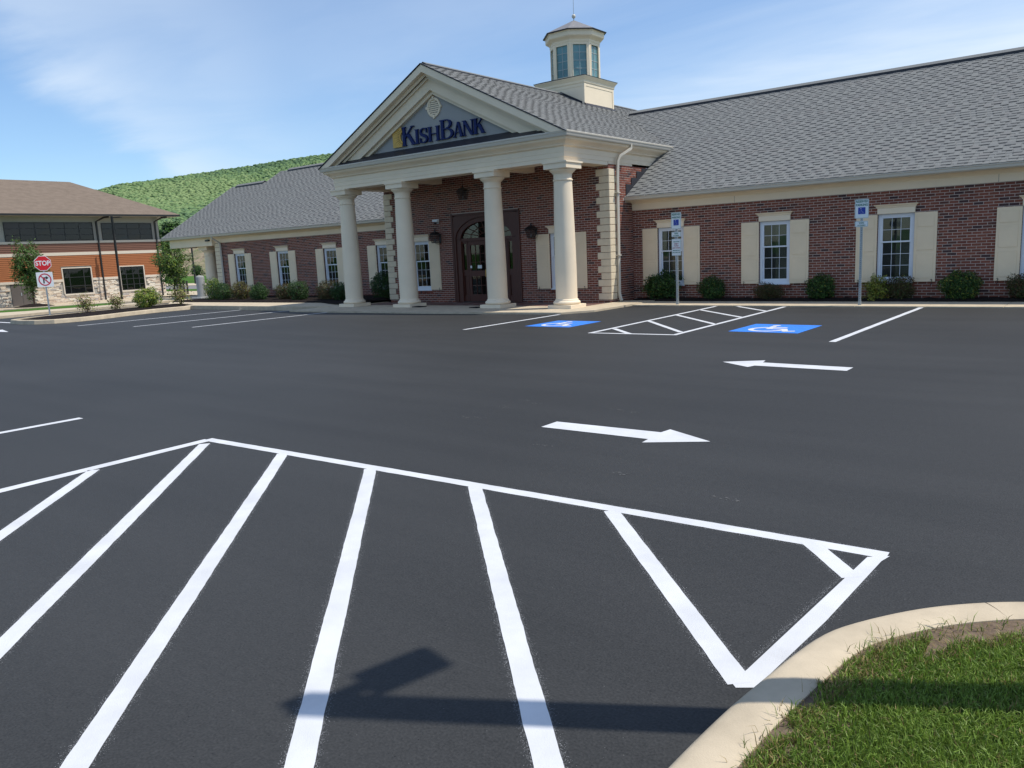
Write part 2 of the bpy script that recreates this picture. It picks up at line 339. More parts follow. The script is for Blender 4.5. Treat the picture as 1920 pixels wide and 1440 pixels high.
strip_x('building_apron', [(-30, -72.6, -66.6), (23.4, -72.6, -67.6), (24.8, -72.6, -66.9), (27.8, -72.6, -66.1), (29.8, -72.6, -64.8), (36, -72.6, -64.0), (43, -72.6, -66.5)], 0.12, concrete, .12)
FX = [-330, -200, -62, -45]
band('far_pavement', FX, [41.4]*4, [45.7]*4, 0.1, concrete, .12)
band('far_grass_strip', FX, [45.7]*4, [49.7]*4, 0.12, lawn_m)
band('far_road', FX, [49.7]*4, [59.3]*4, 0.05, road_far)
band('far_footpath', FX, [59.3]*4, [67.0]*4, 0.12, concrete, .1)
band('far_lawn', FX, [67.0]*4, [121.0]*4, 0.14, lawn_m)
# rocky cut bank behind the far lawn
mb = MB(); nx, ny = 90, 16
from mathutils import noise as mn
for i in range(nx+1):
    for j in range(ny+1):
        x = -380+i*4.2; y = 118+j*2.6; t = j/ny
        z = -1.0 + 13.5*(t**1.15) + (mn.fractal((Vector((x*.11, y*.11, .3))), 1.0, 2.1, 5)*1.7 if 0 < j < ny else 0)
        mb.v.append((x, y, z))
for i in range(nx):
    for j in range(ny):
        a = i*(ny+1)+j; mb.f.append((a, a+ny+1, a+ny+2, a+1))
mb.m = [0]*len(mb.f); mb.build('rocky_bank', rock_m, None, 'structure')

# pavement by the building
KY0, KY1 = 19.6, 20.95
def slab_run(parent_name, x0, x1, y0, y1, z, seam, m, zb=0.0, label=None):
    p = bpy.data.objects.new(parent_name, None); COL.objects.link(p); p['kind'] = 'structure'
    x = x0
    while x < x1-.05:
        xe = min(x+seam, x1); mb = MB(); mb.box(x+.004, xe-.004, y0, y1, zb-.2, z); mb.build('pavement_slab', m, p, bevel=.006); x = xe
    return p
slab_run('right_footpath', -11.15, 12.9, KY0, KY1, 0.028, 1.5, concrete)
slab_run('left_footpath', -29.2, -23.2, 16.72, 18.3, 0.15, 1.5, concrete)
# ramp from the raised left footpath down to the portico slab
mb = MB(); mb.v = [(-23.2, 16.72, .15), (-22.0, 17.9, .05), (-21.6, 18.5, .045), (-23.2, 18.3, .15), (-23.2, 16.72, -.1), (-22.0, 17.9, -.1), (-21.6, 18.5, -.1), (-23.2, 18.3, -.1)]
mb.f = [(0, 1, 2, 3), (0, 4, 5, 1), (1, 5, 6, 2), (2, 6, 7, 3), (3, 7, 4, 0)]; mb.m = [0]*5; mb.build('footpath_ramp', concrete, None, 'structure')
mb = MB(); mb.prism([(-29.2, 16.72), (-29.2, 18.3), (-31.3, 18.35), (-33.2, 19.9), (-35.4, 21.6), (-36.9, 21.6), (-35.6, 19.9), (-33.7, 18.3), (-31.7, 17.1)], -.1, .148); mb.build('connecting_footpath', concrete, None, 'structure')
# portico slab: concrete border and brick pavers
mb = MB(); mb.prism([(-22.35, 16.30), (-15.8, 16.42), (-13.3, 16.68), (-11.6, 16.8), (-11.1, 17.6), (-11.1, 20.95), (-12.1, 20.95), (-12.1, 18.72), (-21.55, 18.72), (-21.55, 20.1), (-21.9, 20.1), (-22.35, 17.6)], -.1, .050)
mb.build('portico_slab', concrete, None, 'structure')
mb = MB(); mb.box(-21.55, -12.1, 18.72, 20.25, -.1, .030); mb.build('paver_bed', mortar, None, 'structure')
pv = MB(); y = 18.73; r_ = 0
while y < 20.12:
    x = -21.54 - (0.105 if r_ % 2 else 0)
    while x < -12.2:
        xa, xb = max(x, -21.54), min(x+.205, -12.11)
        if xb-xa > .03: pv.box(xa, xb, y, y+.1, .0, .040+random.uniform(0, .003), random.choice((0, 0, 1)), skip=(0,))
        x += .212
    y += .107; r_ += 1
pv.build('brick_pavers', paver_m, None, 'stuff', recalc=False)

def mulch_bed(name, x0, x1, y0, y1, z, poly=None):
    mb = MB(); nx = max(2, int((x1-x0)/.12)); ny = max(2, int((y1-y0)/.12))
    for i in range(nx+1):
        for j in range(ny+1):
            e = 0 if i in (0, nx) or j in (0, ny) else 1
            mb.v.append((x0+(x1-x0)*i/nx+random.uniform(-.02, .02)*e, y0+(y1-y0)*j/ny+random.uniform(-.02, .02)*e, z*(e if e else .1)+random.uniform(0, .03)*e))
    for i in range(nx):
        for j in range(ny):
            a = i*(ny+1)+j; mb.f.append((a, a+ny+1, a+ny+2, a+1))
    mb.m = [0]*len(mb.f); o = mb.build(name, mulch_m, None, 'stuff'); return o
mulch_bed('mulch_bed', -11.95, 12.9, 20.9, 21.6, .075)
o = mulch_bed('mulch_bed', -33.6, -21.7, 18.25, 21.6, .075); o.location.z = .11

# ------------------------------------------------------------------ near kerb and grass corner
kb = [(-1.035, 0.4), (-1.035, 1.2), (-1.034, 1.6), (-1.031, 1.87), (-1.020, 2.10), (-1.002, 2.34), (-.978, 2.52), (-.948, 2.76), (-.902, 3.01), (-.838, 3.145), (-.770, 3.26), (-.628, 3.46), (-.452, 3.625), (-.288, 3.745), (-.02, 3.87), (.4, 3.96), (1.3, 4.02), (2.6, 4.03), (4.5, 4.03), (8.5, 4.03)]
def smooth_path(p, n=6):
    q = []
    for i in range(len(p)-1):
        p0 = Vector(p[max(i-1, 0)]); p1 = Vector(p[i]); p2 = Vector(p[i+1]); p3 = Vector(p[min(i+2, len(p)-1)])
        for k in range(n):
            t = k/n; q.append(.5*((2*p1)+(p2-p0)*t+(2*p0-5*p1+4*p2-p3)*t*t+(3*p1-p0-3*p2+p3)*t**3))
    q.append(Vector(p[-1])); return q
kpath = smooth_path(kb)
for _ in range(14): kpath = [kpath[0]]+[(kpath[i-1]+kpath[i]*2+kpath[i+1])/4 for i in range(1, len(kpath)-1)]+[kpath[-1]]
def offset(path, d):
    o = []
    for i, p in enumerate(path):
        t = (path[min(i+1, len(path)-1)]-path[max(i-1, 0)]).normalized(); nrm = Vector((t.y, -t.x)); o.append(p+nrm*d)
    return o
prof = [(0, -.05), (0.004, 0.0), (0.018, .085), (.027, .108), (.045, .120), (.07, .124), (.12, .127), (.178, .126), (.194, .118), (.196, .03)]
lines = [offset(kpath, d) for d, z in prof]
def sweep(i0, i1, name, parent, m, lines=lines, prof=prof, shrink=0.0):
    mb = MB(); k = len(prof)
    for i in range(i0, i1+1):
        for q in range(k): 
            p = lines[q][i]
            mb.v.append((p.x, p.y, prof[q][1]))
    for i in range(i1-i0):
        for q in range(k-1): mb.f.append((i*k+q, i*k+q+1, (i+1)*k+q+1, (i+1)*k+q))
    mb.f.append(tuple(range(k))[::-1]); mb.f.append(tuple((i1-i0)*k+q for q in range(k)))
    mb.m = [0]*len(mb.f); return mb.build(name, m, parent, auto=50)
kerb = bpy.data.objects.new('corner_kerb', None); COL.objects.link(kerb); kerb['kind'] = 'structure'
# joints: densify so that a joint of 9 mm can be left between the pieces
def cut_path(path, joints, w=.009):
    L = [0]; 
    for a, b in zip(path, path[1:]): L.append(L[-1]+(b-a).length)
    tot = L[-1]
    def at(s):
        s = min(max(s, 0), tot)
        for i in range(len(path)-1):
            if L[i+1] >= s: 
                t = (s-L[i])/(L[i+1]-L[i]); return path[i].lerp(path[i+1], t)
        return path[-1]
    cuts = [0]+joints+[tot]; res = []
    for a, b in zip(cuts, cuts[1:]):
        a2 = a+(w/2 if a > 0 else 0); b2 = b-(w/2 if b < tot else 0); n = max(2, int((b2-a2)/.06)); res.append([at(a2+(b2-a2)*i/n) for i in range(n+1)])
    return res
def arclen_near(path, pt):
    L = 0; best = (9, 0)
    for a, b in zip(path, path[1:]):
        d = (a-Vector(pt)).length
        if d < best[0]: best = (d, L)
        L += (b-a).length
    return best[1]
j1 = arclen_near(kpath, (-.435, 3.64)); tot = sum((b-a).length for a, b in zip(kpath, kpath[1:]))
joints = [j1-3.05 if j1 > 3.2 else .3, j1, j1+2.9, j1+5.8]
for piece in cut_path(kpath, [j for j in joints if 0 < j < tot]):
    # normals must come from the whole path's direction: offset each piece alone is fine at this density
    sweep(0, len(piece)-1, 'kerb_stone', kerb, concrete, [offset(piece, d) for d, z in prof])
inner = offset(kpath, .192)
mb = MB(); poly = [(p.x, p.y) for p in inner[::2]] + [(8.5, -6.0), (-.8, -6.0)]
mb.v = [(x, y, .112) for x, y in poly]; mb.f = [tuple(range(len(poly)))]; mb.m = [0]; mb.build('corner_soil', soil_m, None, 'structure')

def inside(x, y, poly):
    c = False; j = len(poly)-1
    for i in range(len(poly)):
        xi, yi = poly[i]; xj, yj = poly[j]
        if (yi > y) != (yj > y) and x < (xj-xi)*(y-yi)/(yj-yi)+xi: c = not c
        j = i
    return c
ipts = np.array([(p.x, p.y) for p in inner])
def edge_d(x, y): return np.sqrt(((ipts[:, 0]-x)**2+(ipts[:, 1]-y)**2).min())
lf_grass = leaf_mat('grass_blade', (0.190, 0.290, 0.045), .45, 1.35, .35)
lf_straw = leaf_mat('dry_blade', (0.33, 0.25, 0.10), .6, 1.2, .2)
V = []; F = []; MI = []
def blade(x, y, z, h, w, ang, lean, mi):
    ca, sa = math.cos(ang), math.sin(ang); la = random.uniform(0, 6.283); lx, ly = math.cos(la)*lean, math.sin(la)*lean
    o = len(V)
    V.extend([(x-ca*w, y-sa*w, z), (x+ca*w, y+sa*w, z), (x+lx*.35*h-ca*w*.85, y+ly*.35*h-sa*w*.85, z+h*.55), (x+lx*.35*h+ca*w*.85, y+ly*.35*h+sa*w*.85, z+h*.55), (x+lx*h, y+ly*h, z+h*(1-.35*lean))])
    F.extend([(o, o+1, o+3, o+2), (o+2, o+3, o+4)]); MI.extend([mi, mi])
cnt = 0
while cnt < 190000:
    x = random.uniform(-.85, 2.6); y = random.uniform(.9, 4.0)
    if x > .9 and random.random() < .65: continue
    if not inside(x, y, poly): continue
    e = edge_d(x, y)
    # bare soil band where the kerb turns; tufts reach the kerb elsewhere
    bare = .14 if (x > -.52 and y > 2.9) else (.03 + .04*max(0, mn.noise(Vector((x*4, y*4, 0)))))
    bare += .05*mn.noise(Vector((x*9, y*9, 3)))
    if e < bare and random.random() < .97: continue
    den = .5+.9*mn.noise(Vector((x*3.1, y*3.1, 1.7)))
    if random.random() > .62+den*.5: continue
    h = random.uniform(.022, .048)*(1+.35*mn.noise(Vector((x*2.3, y*2.3, 5))))
    if e < bare+.09: h *= random.uniform(.6, 1.25)
    dry = random.random() < (.30 if e < bare+.07 else .045)
    blade(x, y, .110, h, random.uniform(.0012, .0025), random.uniform(0, 3.14), random.uniform(.1, .95), 1 if dry else 0); cnt += 1
for i in range(230):   # long stray blades over the kerb edge
    p = inner[random.randrange(12, len(inner)-20)]; x = p.x+random.uniform(-.03, .06); y = p.y+random.uniform(-.07, .02)
    if x > -.3: continue
    blade(x, y, .110, random.uniform(.04, .08), .0015, random.uniform(0, 3.14), random.uniform(.3, 1.0), 0 if random.random() < .7 else 1)
me = bpy.data.meshes.new('grass'); me.from_pydata(V, [], F); me.materials.append(lf_grass); me.materials.append(lf_straw); me.polygons.foreach_set('material_index', MI); link('grass', me, None, 'stuff')
mb = MB()
for i in range(900):   # cut straw lying on the bare edge
    t = random.uniform(.4, 1); k = int(len(inner)*random.uniform(.42, .8)); p = inner[min(k, len(inner)-1)]
    x = p.x+random.uniform(-.02, .1); y = p.y-random.uniform(.02, .2); a = random.uniform(0, 3.14); l = random.uniform(.01, .035)
    mb.add([(x, y, .115), (x+.0015, y+.0015, .116), (x+math.cos(a)*l, y+math.sin(a)*l, (.115+random.uniform(0, .012)))], [(0, 1, 2)])
mb.build('dry_clippings', lf_straw, None, 'stuff', recalc=False)
# thin turf under the blades
mb = MB(); inner2 = offset(kpath, .38); poly2 = [(p.x, p.y) for p in inner2[::2]] + [(8.4, -5.9), (-.7, -5.9)]
mb.v = [(x, y, .116) for x, y in poly2]; mb.f = [tuple(range(len(poly2)))]; mb.m = [0]
turf_m = mat('turf_base', (0.050, 0.080, 0.020), 1, .1, noise=(35, .5, 1.3)); mb.build('turf', turf_m, None, 'structure')

# ------------------------------------------------------------------ painted markings
def ragged(p, q, w0, w1=None, jit=.004, step=.03, z=.004, ext=0.0):
    """a painted stripe from p to q with slightly uneven edges"""
    w1 = w1 or w0; p = Vector(p); q = Vector(q); d = (q-p); L = d.length; d /= L; nrm = Vector((-d.y, d.x)); n = max(2, int(L/step)); mb = MB(); a = b = 0
    for i in range(n+1):
        t = i/n; w = (w0+(w1-w0)*t)/2; a = a*.6+random.uniform(-jit, jit); b = b*.6+random.uniform(-jit, jit); c = p+d*L*t
        e1 = c+nrm*(w+a); e2 = c-nrm*(w+b); mb.v += [(e1.x, e1.y, z), (e2.x, e2.y, z)]
    for i in range(n): mb.f.append((2*i, 2*i+1, 2*i+3, 2*i+2))
    mb.m = [0]*len(mb.f); return mb
def stripe(name, p, q, w, parent=None, z=.002, jit=.003, step=.04, m=None, w1=None):
    return ragged(p, q, w, w1, jit, step, z).build(name, m or paint, parent, recalc=False)
hatch = thing('painted_hatching', 'large white hatched triangle painted on dark asphalt beside the near grass corner', 'road marking', (-3, 3, 0))
def hs(p, q, w, z, **k):
    o = stripe('painted_stripe', p, q, w, None, z, jit=.0017, step=.045, **k); o.parent = hatch; o.matrix_parent_inverse = Matrix.Translation((3, -3, 0)); return o
hs((-6.95, 3.99), (-.918, 4.237), .10, .0018)
V_ = [(-0.906, 4.235), (-0.926, 4.143), (-0.961, 3.332), (-1.015, 2.661), (-1.076, 2.62), (-1.103, 2.645), (-1.09, 2.768), (-0.999, 4.163)]
mb = MB(); mb.v = [(x, y, .0021) for x, y in V_]; mb.f = [tuple(range(len(V_)))]; mb.m = [0]; mb.build('painted_stripe', paint, hatch, recalc=False).matrix_parent_inverse = Matrix.Translation((3, -3, 0))
hs((-6.92, 3.98), (-6.83, 2.0), .12, .0022); hs((-6.83, 2.02), (-6.6, -1.0), .12, .0022)
bars = [((-6.80, 2.85), (-5.64, 1.74)), ((-6.80, 3.87), (-3.91, 1.14)), ((-5.78, 4.01), (-2.71, .94)), ((-4.69, 4.05), (-2.07, 1.38)), ((-3.64, 4.10), (-1.39, 1.85)), ((-2.52, 4.13), (-1.073, 2.658)), ((-1.31, 4.22), (-.995, 3.86))]
for i, (a, b) in enumerate(bars):
    a = Vector(a); b = Vector(b)
    if i < 5: b = a+(b-a).normalized()*((b-a).length*(1.0 if i != 0 else 1.0)+1.2)
    hs(tuple(a), tuple(b), .098, .0022+.00003*i)
# overspray: fine dots of paint along the near stripes
mb = MB()
for a, b in bars + [((-.975, 4.02), (-1.046, 2.86)), ((-3.5, 4.13), (-.98, 4.235))]:
    a = Vector(a); b = Vector(b); d = (b-a).normalized(); nrm = Vector((-d.y, d.x)); L = (b-a).length + (1.0 if b.y < 2.0 else 0)
    for k in range(int(L*1500)):
        side = random.choice((-1, 1)); off = .047+abs(random.gauss(0, .013)); c = a+d*random.uniform(0, L)+nrm*side*off; s = random.uniform(.0004, .0012)
        mb.add([(c.x-s, c.y-s, .0012), (c.x+s, c.y-s*.6, .0012), (c.x, c.y+s, .0012)], [(0, 1, 2)])
mb.build('paint_overspray', paint, None, 'stuff', recalc=False)

def arrow(name, label, pts):
    mb = MB(); mb.v = [(x, y, .0025) for x, y in pts]; mb.f = [tuple(range(len(pts)))]; mb.m = [0]; o = mb.build(name, paint, None)
    for v in o.data.vertices: pass
    return tag(o, label, 'road marking')
arrow('painted_arrow', 'white arrow painted on the asphalt pointing right, nearer to the hatched triangle', [(-4.34, 5.885), (-4.34, 6.145), (-3.24, 6.19), (-3.22, 6.33), (-2.72, 6.075), (-3.21, 5.785), (-3.22, 5.915)])
arrow('painted_arrow', 'white arrow painted on the asphalt pointing left, in front of the parking bays', [(-4.46, 10.38), (-3.97, 10.70), (-3.93, 10.50), (-2.745, 10.46), (-2.745, 10.17), (-3.93, 10.20), (-3.97, 10.05)])
arrow('painted_arrow', 'tip of a white arrow cut off at the left edge of the photo', [(-26.1, 9.09), (-27.5, 9.42), (-27.5, 9.26), (-30.5, 9.26), (-30.5, 9.04), (-27.5, 9.04), (-27.5, 8.86)])
def line_thing(p, q, w, label, group='painted parking bay lines'):
    return tag(stripe('bay_line', p, q, w, None, .002, .0025, .12), label, 'road marking', group)
line_thing((-11.64, 13.05), (-11.66, 19.58), .105, 'white bay line on the left of the first blue wheelchair square')
line_thing((-3.74, 12.98), (-3.73, 19.6), .105, 'white bay line to the right of the larger blue wheelchair square')
line_thing((-25.85, 10.95), (-25.85, 16.70), .10, 'white bay line nearest to the shrub island at left')
line_thing((-23.0, 11.28), (-23.0, 16.95), .10, 'middle white bay line of the three at the left kerb')
line_thing((-20.45, 11.66), (-20.45, 16.4), .10, 'white bay line ending in the shadow of the portico')
line_thing((-9.42, .4), (-9.40, 3.88), .105, 'lone white line on open asphalt at the left edge')
line_thing((-29.5, 10.95), (-34.6, 10.9), .16, 'white line running from the island nose to the left edge')
aisle = thing('painted_aisle', 'white hatched access aisle between the two blue wheelchair squares', 'road marking', (0, 0, 0))
for p, q in (((-8.40, 13.12), (-8.60, 19.58)), ((-6.63, 13.22), (-6.79, 19.58)), ((-8.44, 13.16), (-6.60, 13.26)), ((-8.36, 14.0), (-7.55, 13.21)), ((-8.44, 15.62), (-6.72, 13.7)), ((-8.50, 17.1), (-6.72, 15.25)), ((-8.54, 18.5), (-6.76, 16.75)), ((-8.0, 19.58), (-6.78, 18.3))):
    stripe('painted_stripe', p, q, .10, aisle, .002+.0003*random.randint(0, 6), .002, .1)

def wheelchair(mb, T, s, z, w):
    """access symbol drawn in a unit square (x right, y up) with stroke width w"""
    def line(pts, w=w):
        P = [Vector(p) for p in pts]
        for i in range(len(P)-1):
            d = (P[i+1]-P[i]).normalized(); n = Vector((-d.y, d.x))*w/2; e = d*w*.3
            q = [P[i]-e+n, P[i]-e-n, P[i+1]+e-n, P[i+1]+e+n]; k = len(mb.f)
            mb.add([T(a.x*s, a.y*s, z+.00012*k) for a in q], [(0, 1, 2, 3)])
    arc = [(.44+.235*math.cos(a), .36+.235*math.sin(a)) for a in [R(115+i*(245/14)) for i in range(15)]]
    line(arc)
    line([(.40, .70), (.43, .42), (.66, .42), (.76, .17), (.86, .21)], w*1.1); line([(.41, .58), (.62, .58)])
    c = [(.39+.062*math.cos(R(a)), .83+.062*math.sin(R(a))) for a in range(0, 360, 30)]; mb.add([T(x*s, y*s, z+.0001) for x, y in c], [tuple(range(12))])
def blue_square(corners, label):
    t = thing('painted_wheelchair_square', label, 'road marking', (0, 0, 0), group='painted wheelchair squares')
    mb = MB(); mb.v = [(x, y, .0025) for x, y in corners]; mb.f = [(0, 1, 2, 3)]; mb.m = [0]; mb.build('blue_background', bpaint, t)
    a, b, c, d = [Vector(p) for p in corners]
    def T(x, y, z):
        p = a.lerp(b, x).lerp(d.lerp(c, x), y); return (p.x, p.y, z)
    mb = MB(); wheelchair(mb, T, 1.0, .0040, .075); mb.build('wheelchair_symbol', paint, t, recalc=False)
blue_square([(-10.67, 14.0), (-9.48, 14.0), (-9.48, 15.32), (-10.67, 15.32)], 'blue wheelchair square painted in the bay nearest the portico')
blue_square([(-5.93, 14.05), (-4.62, 14.0), (-4.62, 15.4), (-5.93, 15.45)], 'blue wheelchair square painted right of the hatched aisle')
# faint scuffs on the lot
mb = MB()
for (x, y) in ((-5.3, 6.9), (-5.1, 6.8), (-5.25, 6.5), (-5.3, 5.9), (-5.15, 5.95), (-4.1, 6.9), (-3.9, 6.85), (-6.4, 7.1), (-2.9, 4.9), (-2.0, 4.7), (-3.9, 5.3)):
    for k in range(9):
        xx = x+random.gauss(0, .05); yy = y+random.gauss(0, .02); s = random.uniform(.002, .008)
        mb.add([(xx-s*2, yy-s, .003), (xx+s*2, yy-s*.5, .003), (xx, yy+s, .003)], [(0, 1, 2)])
mb.build('pale_scuffs', mat('scuff_dust', (.16, .16, .16), .9, .1), None, 'stuff', recalc=False)

# ------------------------------------------------------------------ the bank
bank = thing('bank_building', 'long red brick bank with grey shingle roof, cream columned portico and cupola', 'building', (0, 0, 0))
YW, YD, XC = 21.55, 20.2, -16.83
XR, XL = -12.13, -21.53
RB, RS = 3.12, 0.613                 # main roof: height at the eave edge, slope
YE, YR = 21.12, 26.5; ZR = RB+RS*(YR-YE)
PS, PZ, PY0, PHW = 0.502, 7.2, 17.60, 5.02
def mainz(y): return RB+RS*(y-YE)

def frame(kind, c):
    """wall frames: (u, v, w) -> world, w = distance out of the wall. kind -Y: faces the lot; +X: faces right"""
    if kind == '-Y': return lambda p: (p[0], c-p[2], p[1])
    if kind == '+X': return lambda p: (c+p[2], p[0], p[1])
BL, BH, MJ, CO = .1900, .0545, .0135, .0677
def brick_wall(name, T, u0, u1, v0, v1, holes, reveal=.11, vcut=None, pick=None, courses_from=None, thick=.25):
    """mortar body with openings, its bricks proud of it"""
    mb = MB()
    us = sorted({u0, u1, *[h[0] for h in holes], *[h[1] for h in holes]}); vs = sorted({v0, v1, *[h[2] for h in holes], *[h[3] for h in holes]})
    us = [u for u in us if u0 <= u <= u1]; vs = [v for v in vs if v0 <= v <= v1]
    for a, b in zip(us, us[1:]):
        for c, d in zip(vs, vs[1:]):
            if any(h[0] <= (a+b)/2 <= h[1] and h[2] <= (c+d)/2 <= h[3] for h in holes): continue
            mb.add([T((a, c, 0)), T((b, c, 0)), T((b, d, 0)), T((a, d, 0))], [(0, 1, 2, 3)])
    for h in holes:   # reveals
        a, b, c, d = h[:4]
        for p, q in (((a, c), (a, d)), ((a, d), (b, d)), ((b, d), (b, c)), ((b, c), (a, c))):
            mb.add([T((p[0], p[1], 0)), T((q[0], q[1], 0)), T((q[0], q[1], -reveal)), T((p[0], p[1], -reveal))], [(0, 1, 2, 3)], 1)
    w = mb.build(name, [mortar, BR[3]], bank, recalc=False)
    # bricks
    lst = []; row = 0; v = courses_from if courses_from is not None else v0+.01
    while v < v1-.02:
        u = u0 - (.5*(BL+MJ) if row % 2 else 0)
        while u < u1:
            a, b = max(u, u0+.002), min(u+BL, u1-.002)
            segs = [(a, b)]
            for h in holes:
                if v+BH > h[2]-.004 and v < h[3]+.004:
                    ns = []
                    for s0, s1 in segs:
                        if s1 <= h[0] or s0 >= h[1]: ns.append((s0, s1)); continue
                        if s0 < h[0]-.02: ns.append((s0, h[0]-.001))
                        if s1 > h[1]+.02: ns.append((h[1]+.001, s1))
                    segs = ns
            for s0, s1 in segs:
                if s1-s0 < .02: continue
                if vcut and vcut((s0+s1)/2, v+BH): continue
                lst.append((s0, s1, v))
            u += BL+MJ
        v += CO; row += 1
    singles = []
    if pick:
        lst.sort(key=lambda q: pick(q[0], q[2])); singles = [q for q in lst if pick(q[0], q[2]) < 1e6][:300]; ss = set(singles); lst = [q for q in lst if q not in ss]
    mb = MB()
    for s0, s1, v in lst:
        d = .005+random.uniform(-.002, .002)
        mb.box(s0, s1, v, min(v+BH, v1), -.003, d, random.choices(range(5), BRW)[0], T=T, skip=(0,))
    mb.build('brickwork', BR, w, 'stuff', recalc=True)
    if singles:
        cache = {}
        for s0, s1, v in singles:
            L = round(s1-s0, 3); mi = random.choices(range(5), BRW)[0]; key = (L, mi)
            if key not in cache:
                b = MB(); b.box(0, L, 0, BH, -.003, .0055, 0, T=lambda p: (p[0], -p[2], p[1])); cache[key] = b.mesh('brick', BR[mi])
                bm = bmesh.new(); bm.from_mesh(cache[key]); bmesh.ops.recalc_face_normals(bm, faces=bm.faces); bm.to_mesh(cache[key]); bm.free()
            o = link('brick', cache[key], w); o.location = T((s0, v, random.uniform(-.002, .002)))
    return w

# windows and their openings  (centre u, wall)
WR = [-10.86, -7.77, -4.74, -1.67, 1.4, 4.47, 7.54, 10.6]
WLF = [-32.94, -29.66, -26.42, -23.18]
WD = [-19.86+.02, -13.86]
def hole(u): return (u-.42, u+.42, .44, 2.155)
TR = frame('-Y', YW); TD = frame('-Y', YD); TX = frame('+X', XR)
def pick(u, v):
    if u > -1.95 or u < -6: return 1e9
    return (u**2+(v-1.65)**2+YW**2)
brick_wall('brick_wall', TR, XR, 13.0, 0.0, 2.78, [hole(u) for u in WR], pick=pick)
brick_wall('brick_wall', TR, -34.9, XL, 0.05, 2.78, [hole(u) for u in WLF])
DO = (-18.27, -15.45, .0, 2.97)
brick_wall('brick_wall', TD, XL, XR, .03, 4.3, [hole(u) for u in WD]+[DO], reveal=.10)
brick_wall('brick_wall', TX, YD, 22.75, .03, 4.02, [], vcut=lambda u, v: u > YE-.1 and v > 2.98 and v-.04 < mainz(u)+.05)
mb = MB()   # solid body behind the walls
mb.box(XR+.0, 13.0, YW+1.0, 31.3, 0, 2.9); mb.box(-34.9, XL, YW+1.0, 31.3, 0, 2.9); mb.box(XL+.01, XR-.01, YD+1.4, 31.0, 0, 4.3)
mb.box(-34.895, -34.65, YW+.001, YW+1.0, 0, 2.78); mb.box(12.8, 12.999, YW+.001, YW+1.0, 0, 2.78)
mb.build('rear_walls', BR[0], bank)
mb = MB(); mb.box(XL+.002, XL+.1, YD+.001, YD+1.5, 0, 4.3); mb.build('side_wall', BR[0], bank)
# soldier-course sills
def sill(T, u):
    mb = MB(); x = u-.46
    while x < u+.46-.02:
        mb.box(x, x+.057, .345, .435, -.002, .012+random.uniform(0, .003), random.choices(range(5), BRW)[0], T=T); x += .067
    mb.build('brick_sill', BR, bank, 'stuff')

# ---- one window with its parts, copied
def make_window():
    W = MB()     # casing, set back in the reveal; local x = u, y = -w, z = v
    def b(x0, x1, z0, z1, w0, w1, mb=W, mi=0): mb.box(x0, x1, -w1, -w0, z0, z1, mi)
    b(-.42, -.345, .44, 2.155, -.11, -.035); b(.345, .42, .44, 2.155, -.11, -.035); b(-.345, .345, 2.085, 2.155, -.11, -.037); b(-.345, .345, .44, .56, -.11, -.033)
    b(-.43, .43, .437, .475, -.10, .012)
    win = W.build('window', white_frame, bank, bevel=.004)
    def sash(z0, z1, rows, w):
        s = MB(); e = .035
        b(-.345, -.345+e, z0, z1, w-.03, w, s); b(.345-e, .345, z0, z1, w-.03, w, s); b(-.31, .31, z0, z0+e, w-.03, w-.001, s); b(-.31, .31, z1-e, z1, w-.03, w-.001, s)
        for k in (1, 2):
            x = -.31+.62*k/3; b(x-.005, x+.005, z0+e, z1-e, w-.022, w-.008, s)
        H = z1-z0-2*e
        for k in range(1, rows):
            z = z0+e+H*k/rows; b(-.31, .31, z-.005, z+.005, w-.023, w-.009, s)
        s.build('sash', white_frame, win)
        pw, ph = .62/3-.014, H/rows-.014
        g = MB(); g.box(-pw/2, pw/2, -.002, .002, -ph/2, ph/2); pm = g.mesh('pane', glass)
        for r in range(rows):
            for k in range(3):
                o = link('pane', pm, win); o.location = (-.31+.62*(k+.5)/3, -(w-.016), z0+e+H*(r+.5)/rows)
                o.rotation_euler = (random.uniform(-.004, .004), 0, random.uniform(-.004, .004))
    sash(1.45, 2.085, 2, -.045); sash(.56, 1.49, 3, -.078)
    return win
win0 = make_window()
bl = MB(); z = .58
while z < 2.07: bl.box(-.33, .33, .155, .18, z, z+.004, 0, T=lambda p: (p[0], p[1], p[2]+(p[1]-.167)*.9)); z += .026
blind_mesh = bl.mesh('blind', blind_m)
nic = MB()
nic.v = [(-.42, .11, .44), (.42, .11, .44), (.42, .11, 2.155), (-.42, .11, 2.155), (-.42, .9, .44), (.42, .9, .44), (.42, .9, 2.155), (-.42, .9, 2.155)]; nic.f = [(4, 5, 6, 7), (0, 4, 7, 3), (1, 5, 6, 2), (0, 1, 5, 4), (3, 2, 6, 7)]; nic.m = [0]*5
niche_mesh = nic.mesh('room_behind', dark_int)
def shutter_mesh():
    s = MB(); s.box(-.25, .25, -.032, 0, .47, 2.15)
    for z0, z1 in ((.56, 1.15), (1.24, 1.74), (1.80, 2.07)):
        s.box(-.19, .19, -.040, -.031, z0, z1)
    me = s.mesh('shutter', cream_panel); bm = bmesh.new(); bm.from_mesh(me); bmesh.ops.recalc_face_normals(bm, faces=bm.faces); bmesh.ops.bevel(bm, geom=[e for e in bm.edges if e.calc_face_angle(0) > .5], offset=.006, segments=1, affect='EDGES'); bm.to_mesh(me); bm.free(); return me
shm = shutter_mesh()
hb = MB(); pts = [(.0, -.03, .44), (.0, -.05, .46), (.02, -.055, .485), (.0, -.055, .505), (-.018, -.055, .49)]; hb.tube(pts, .007, 6); hb.tube([(0, -.03, .44), (.01, -.05, .40), (-.012, -.05, .37), (0, -.04, .35)], .007, 6); hbm = hb.mesh('shutter_catch', black)
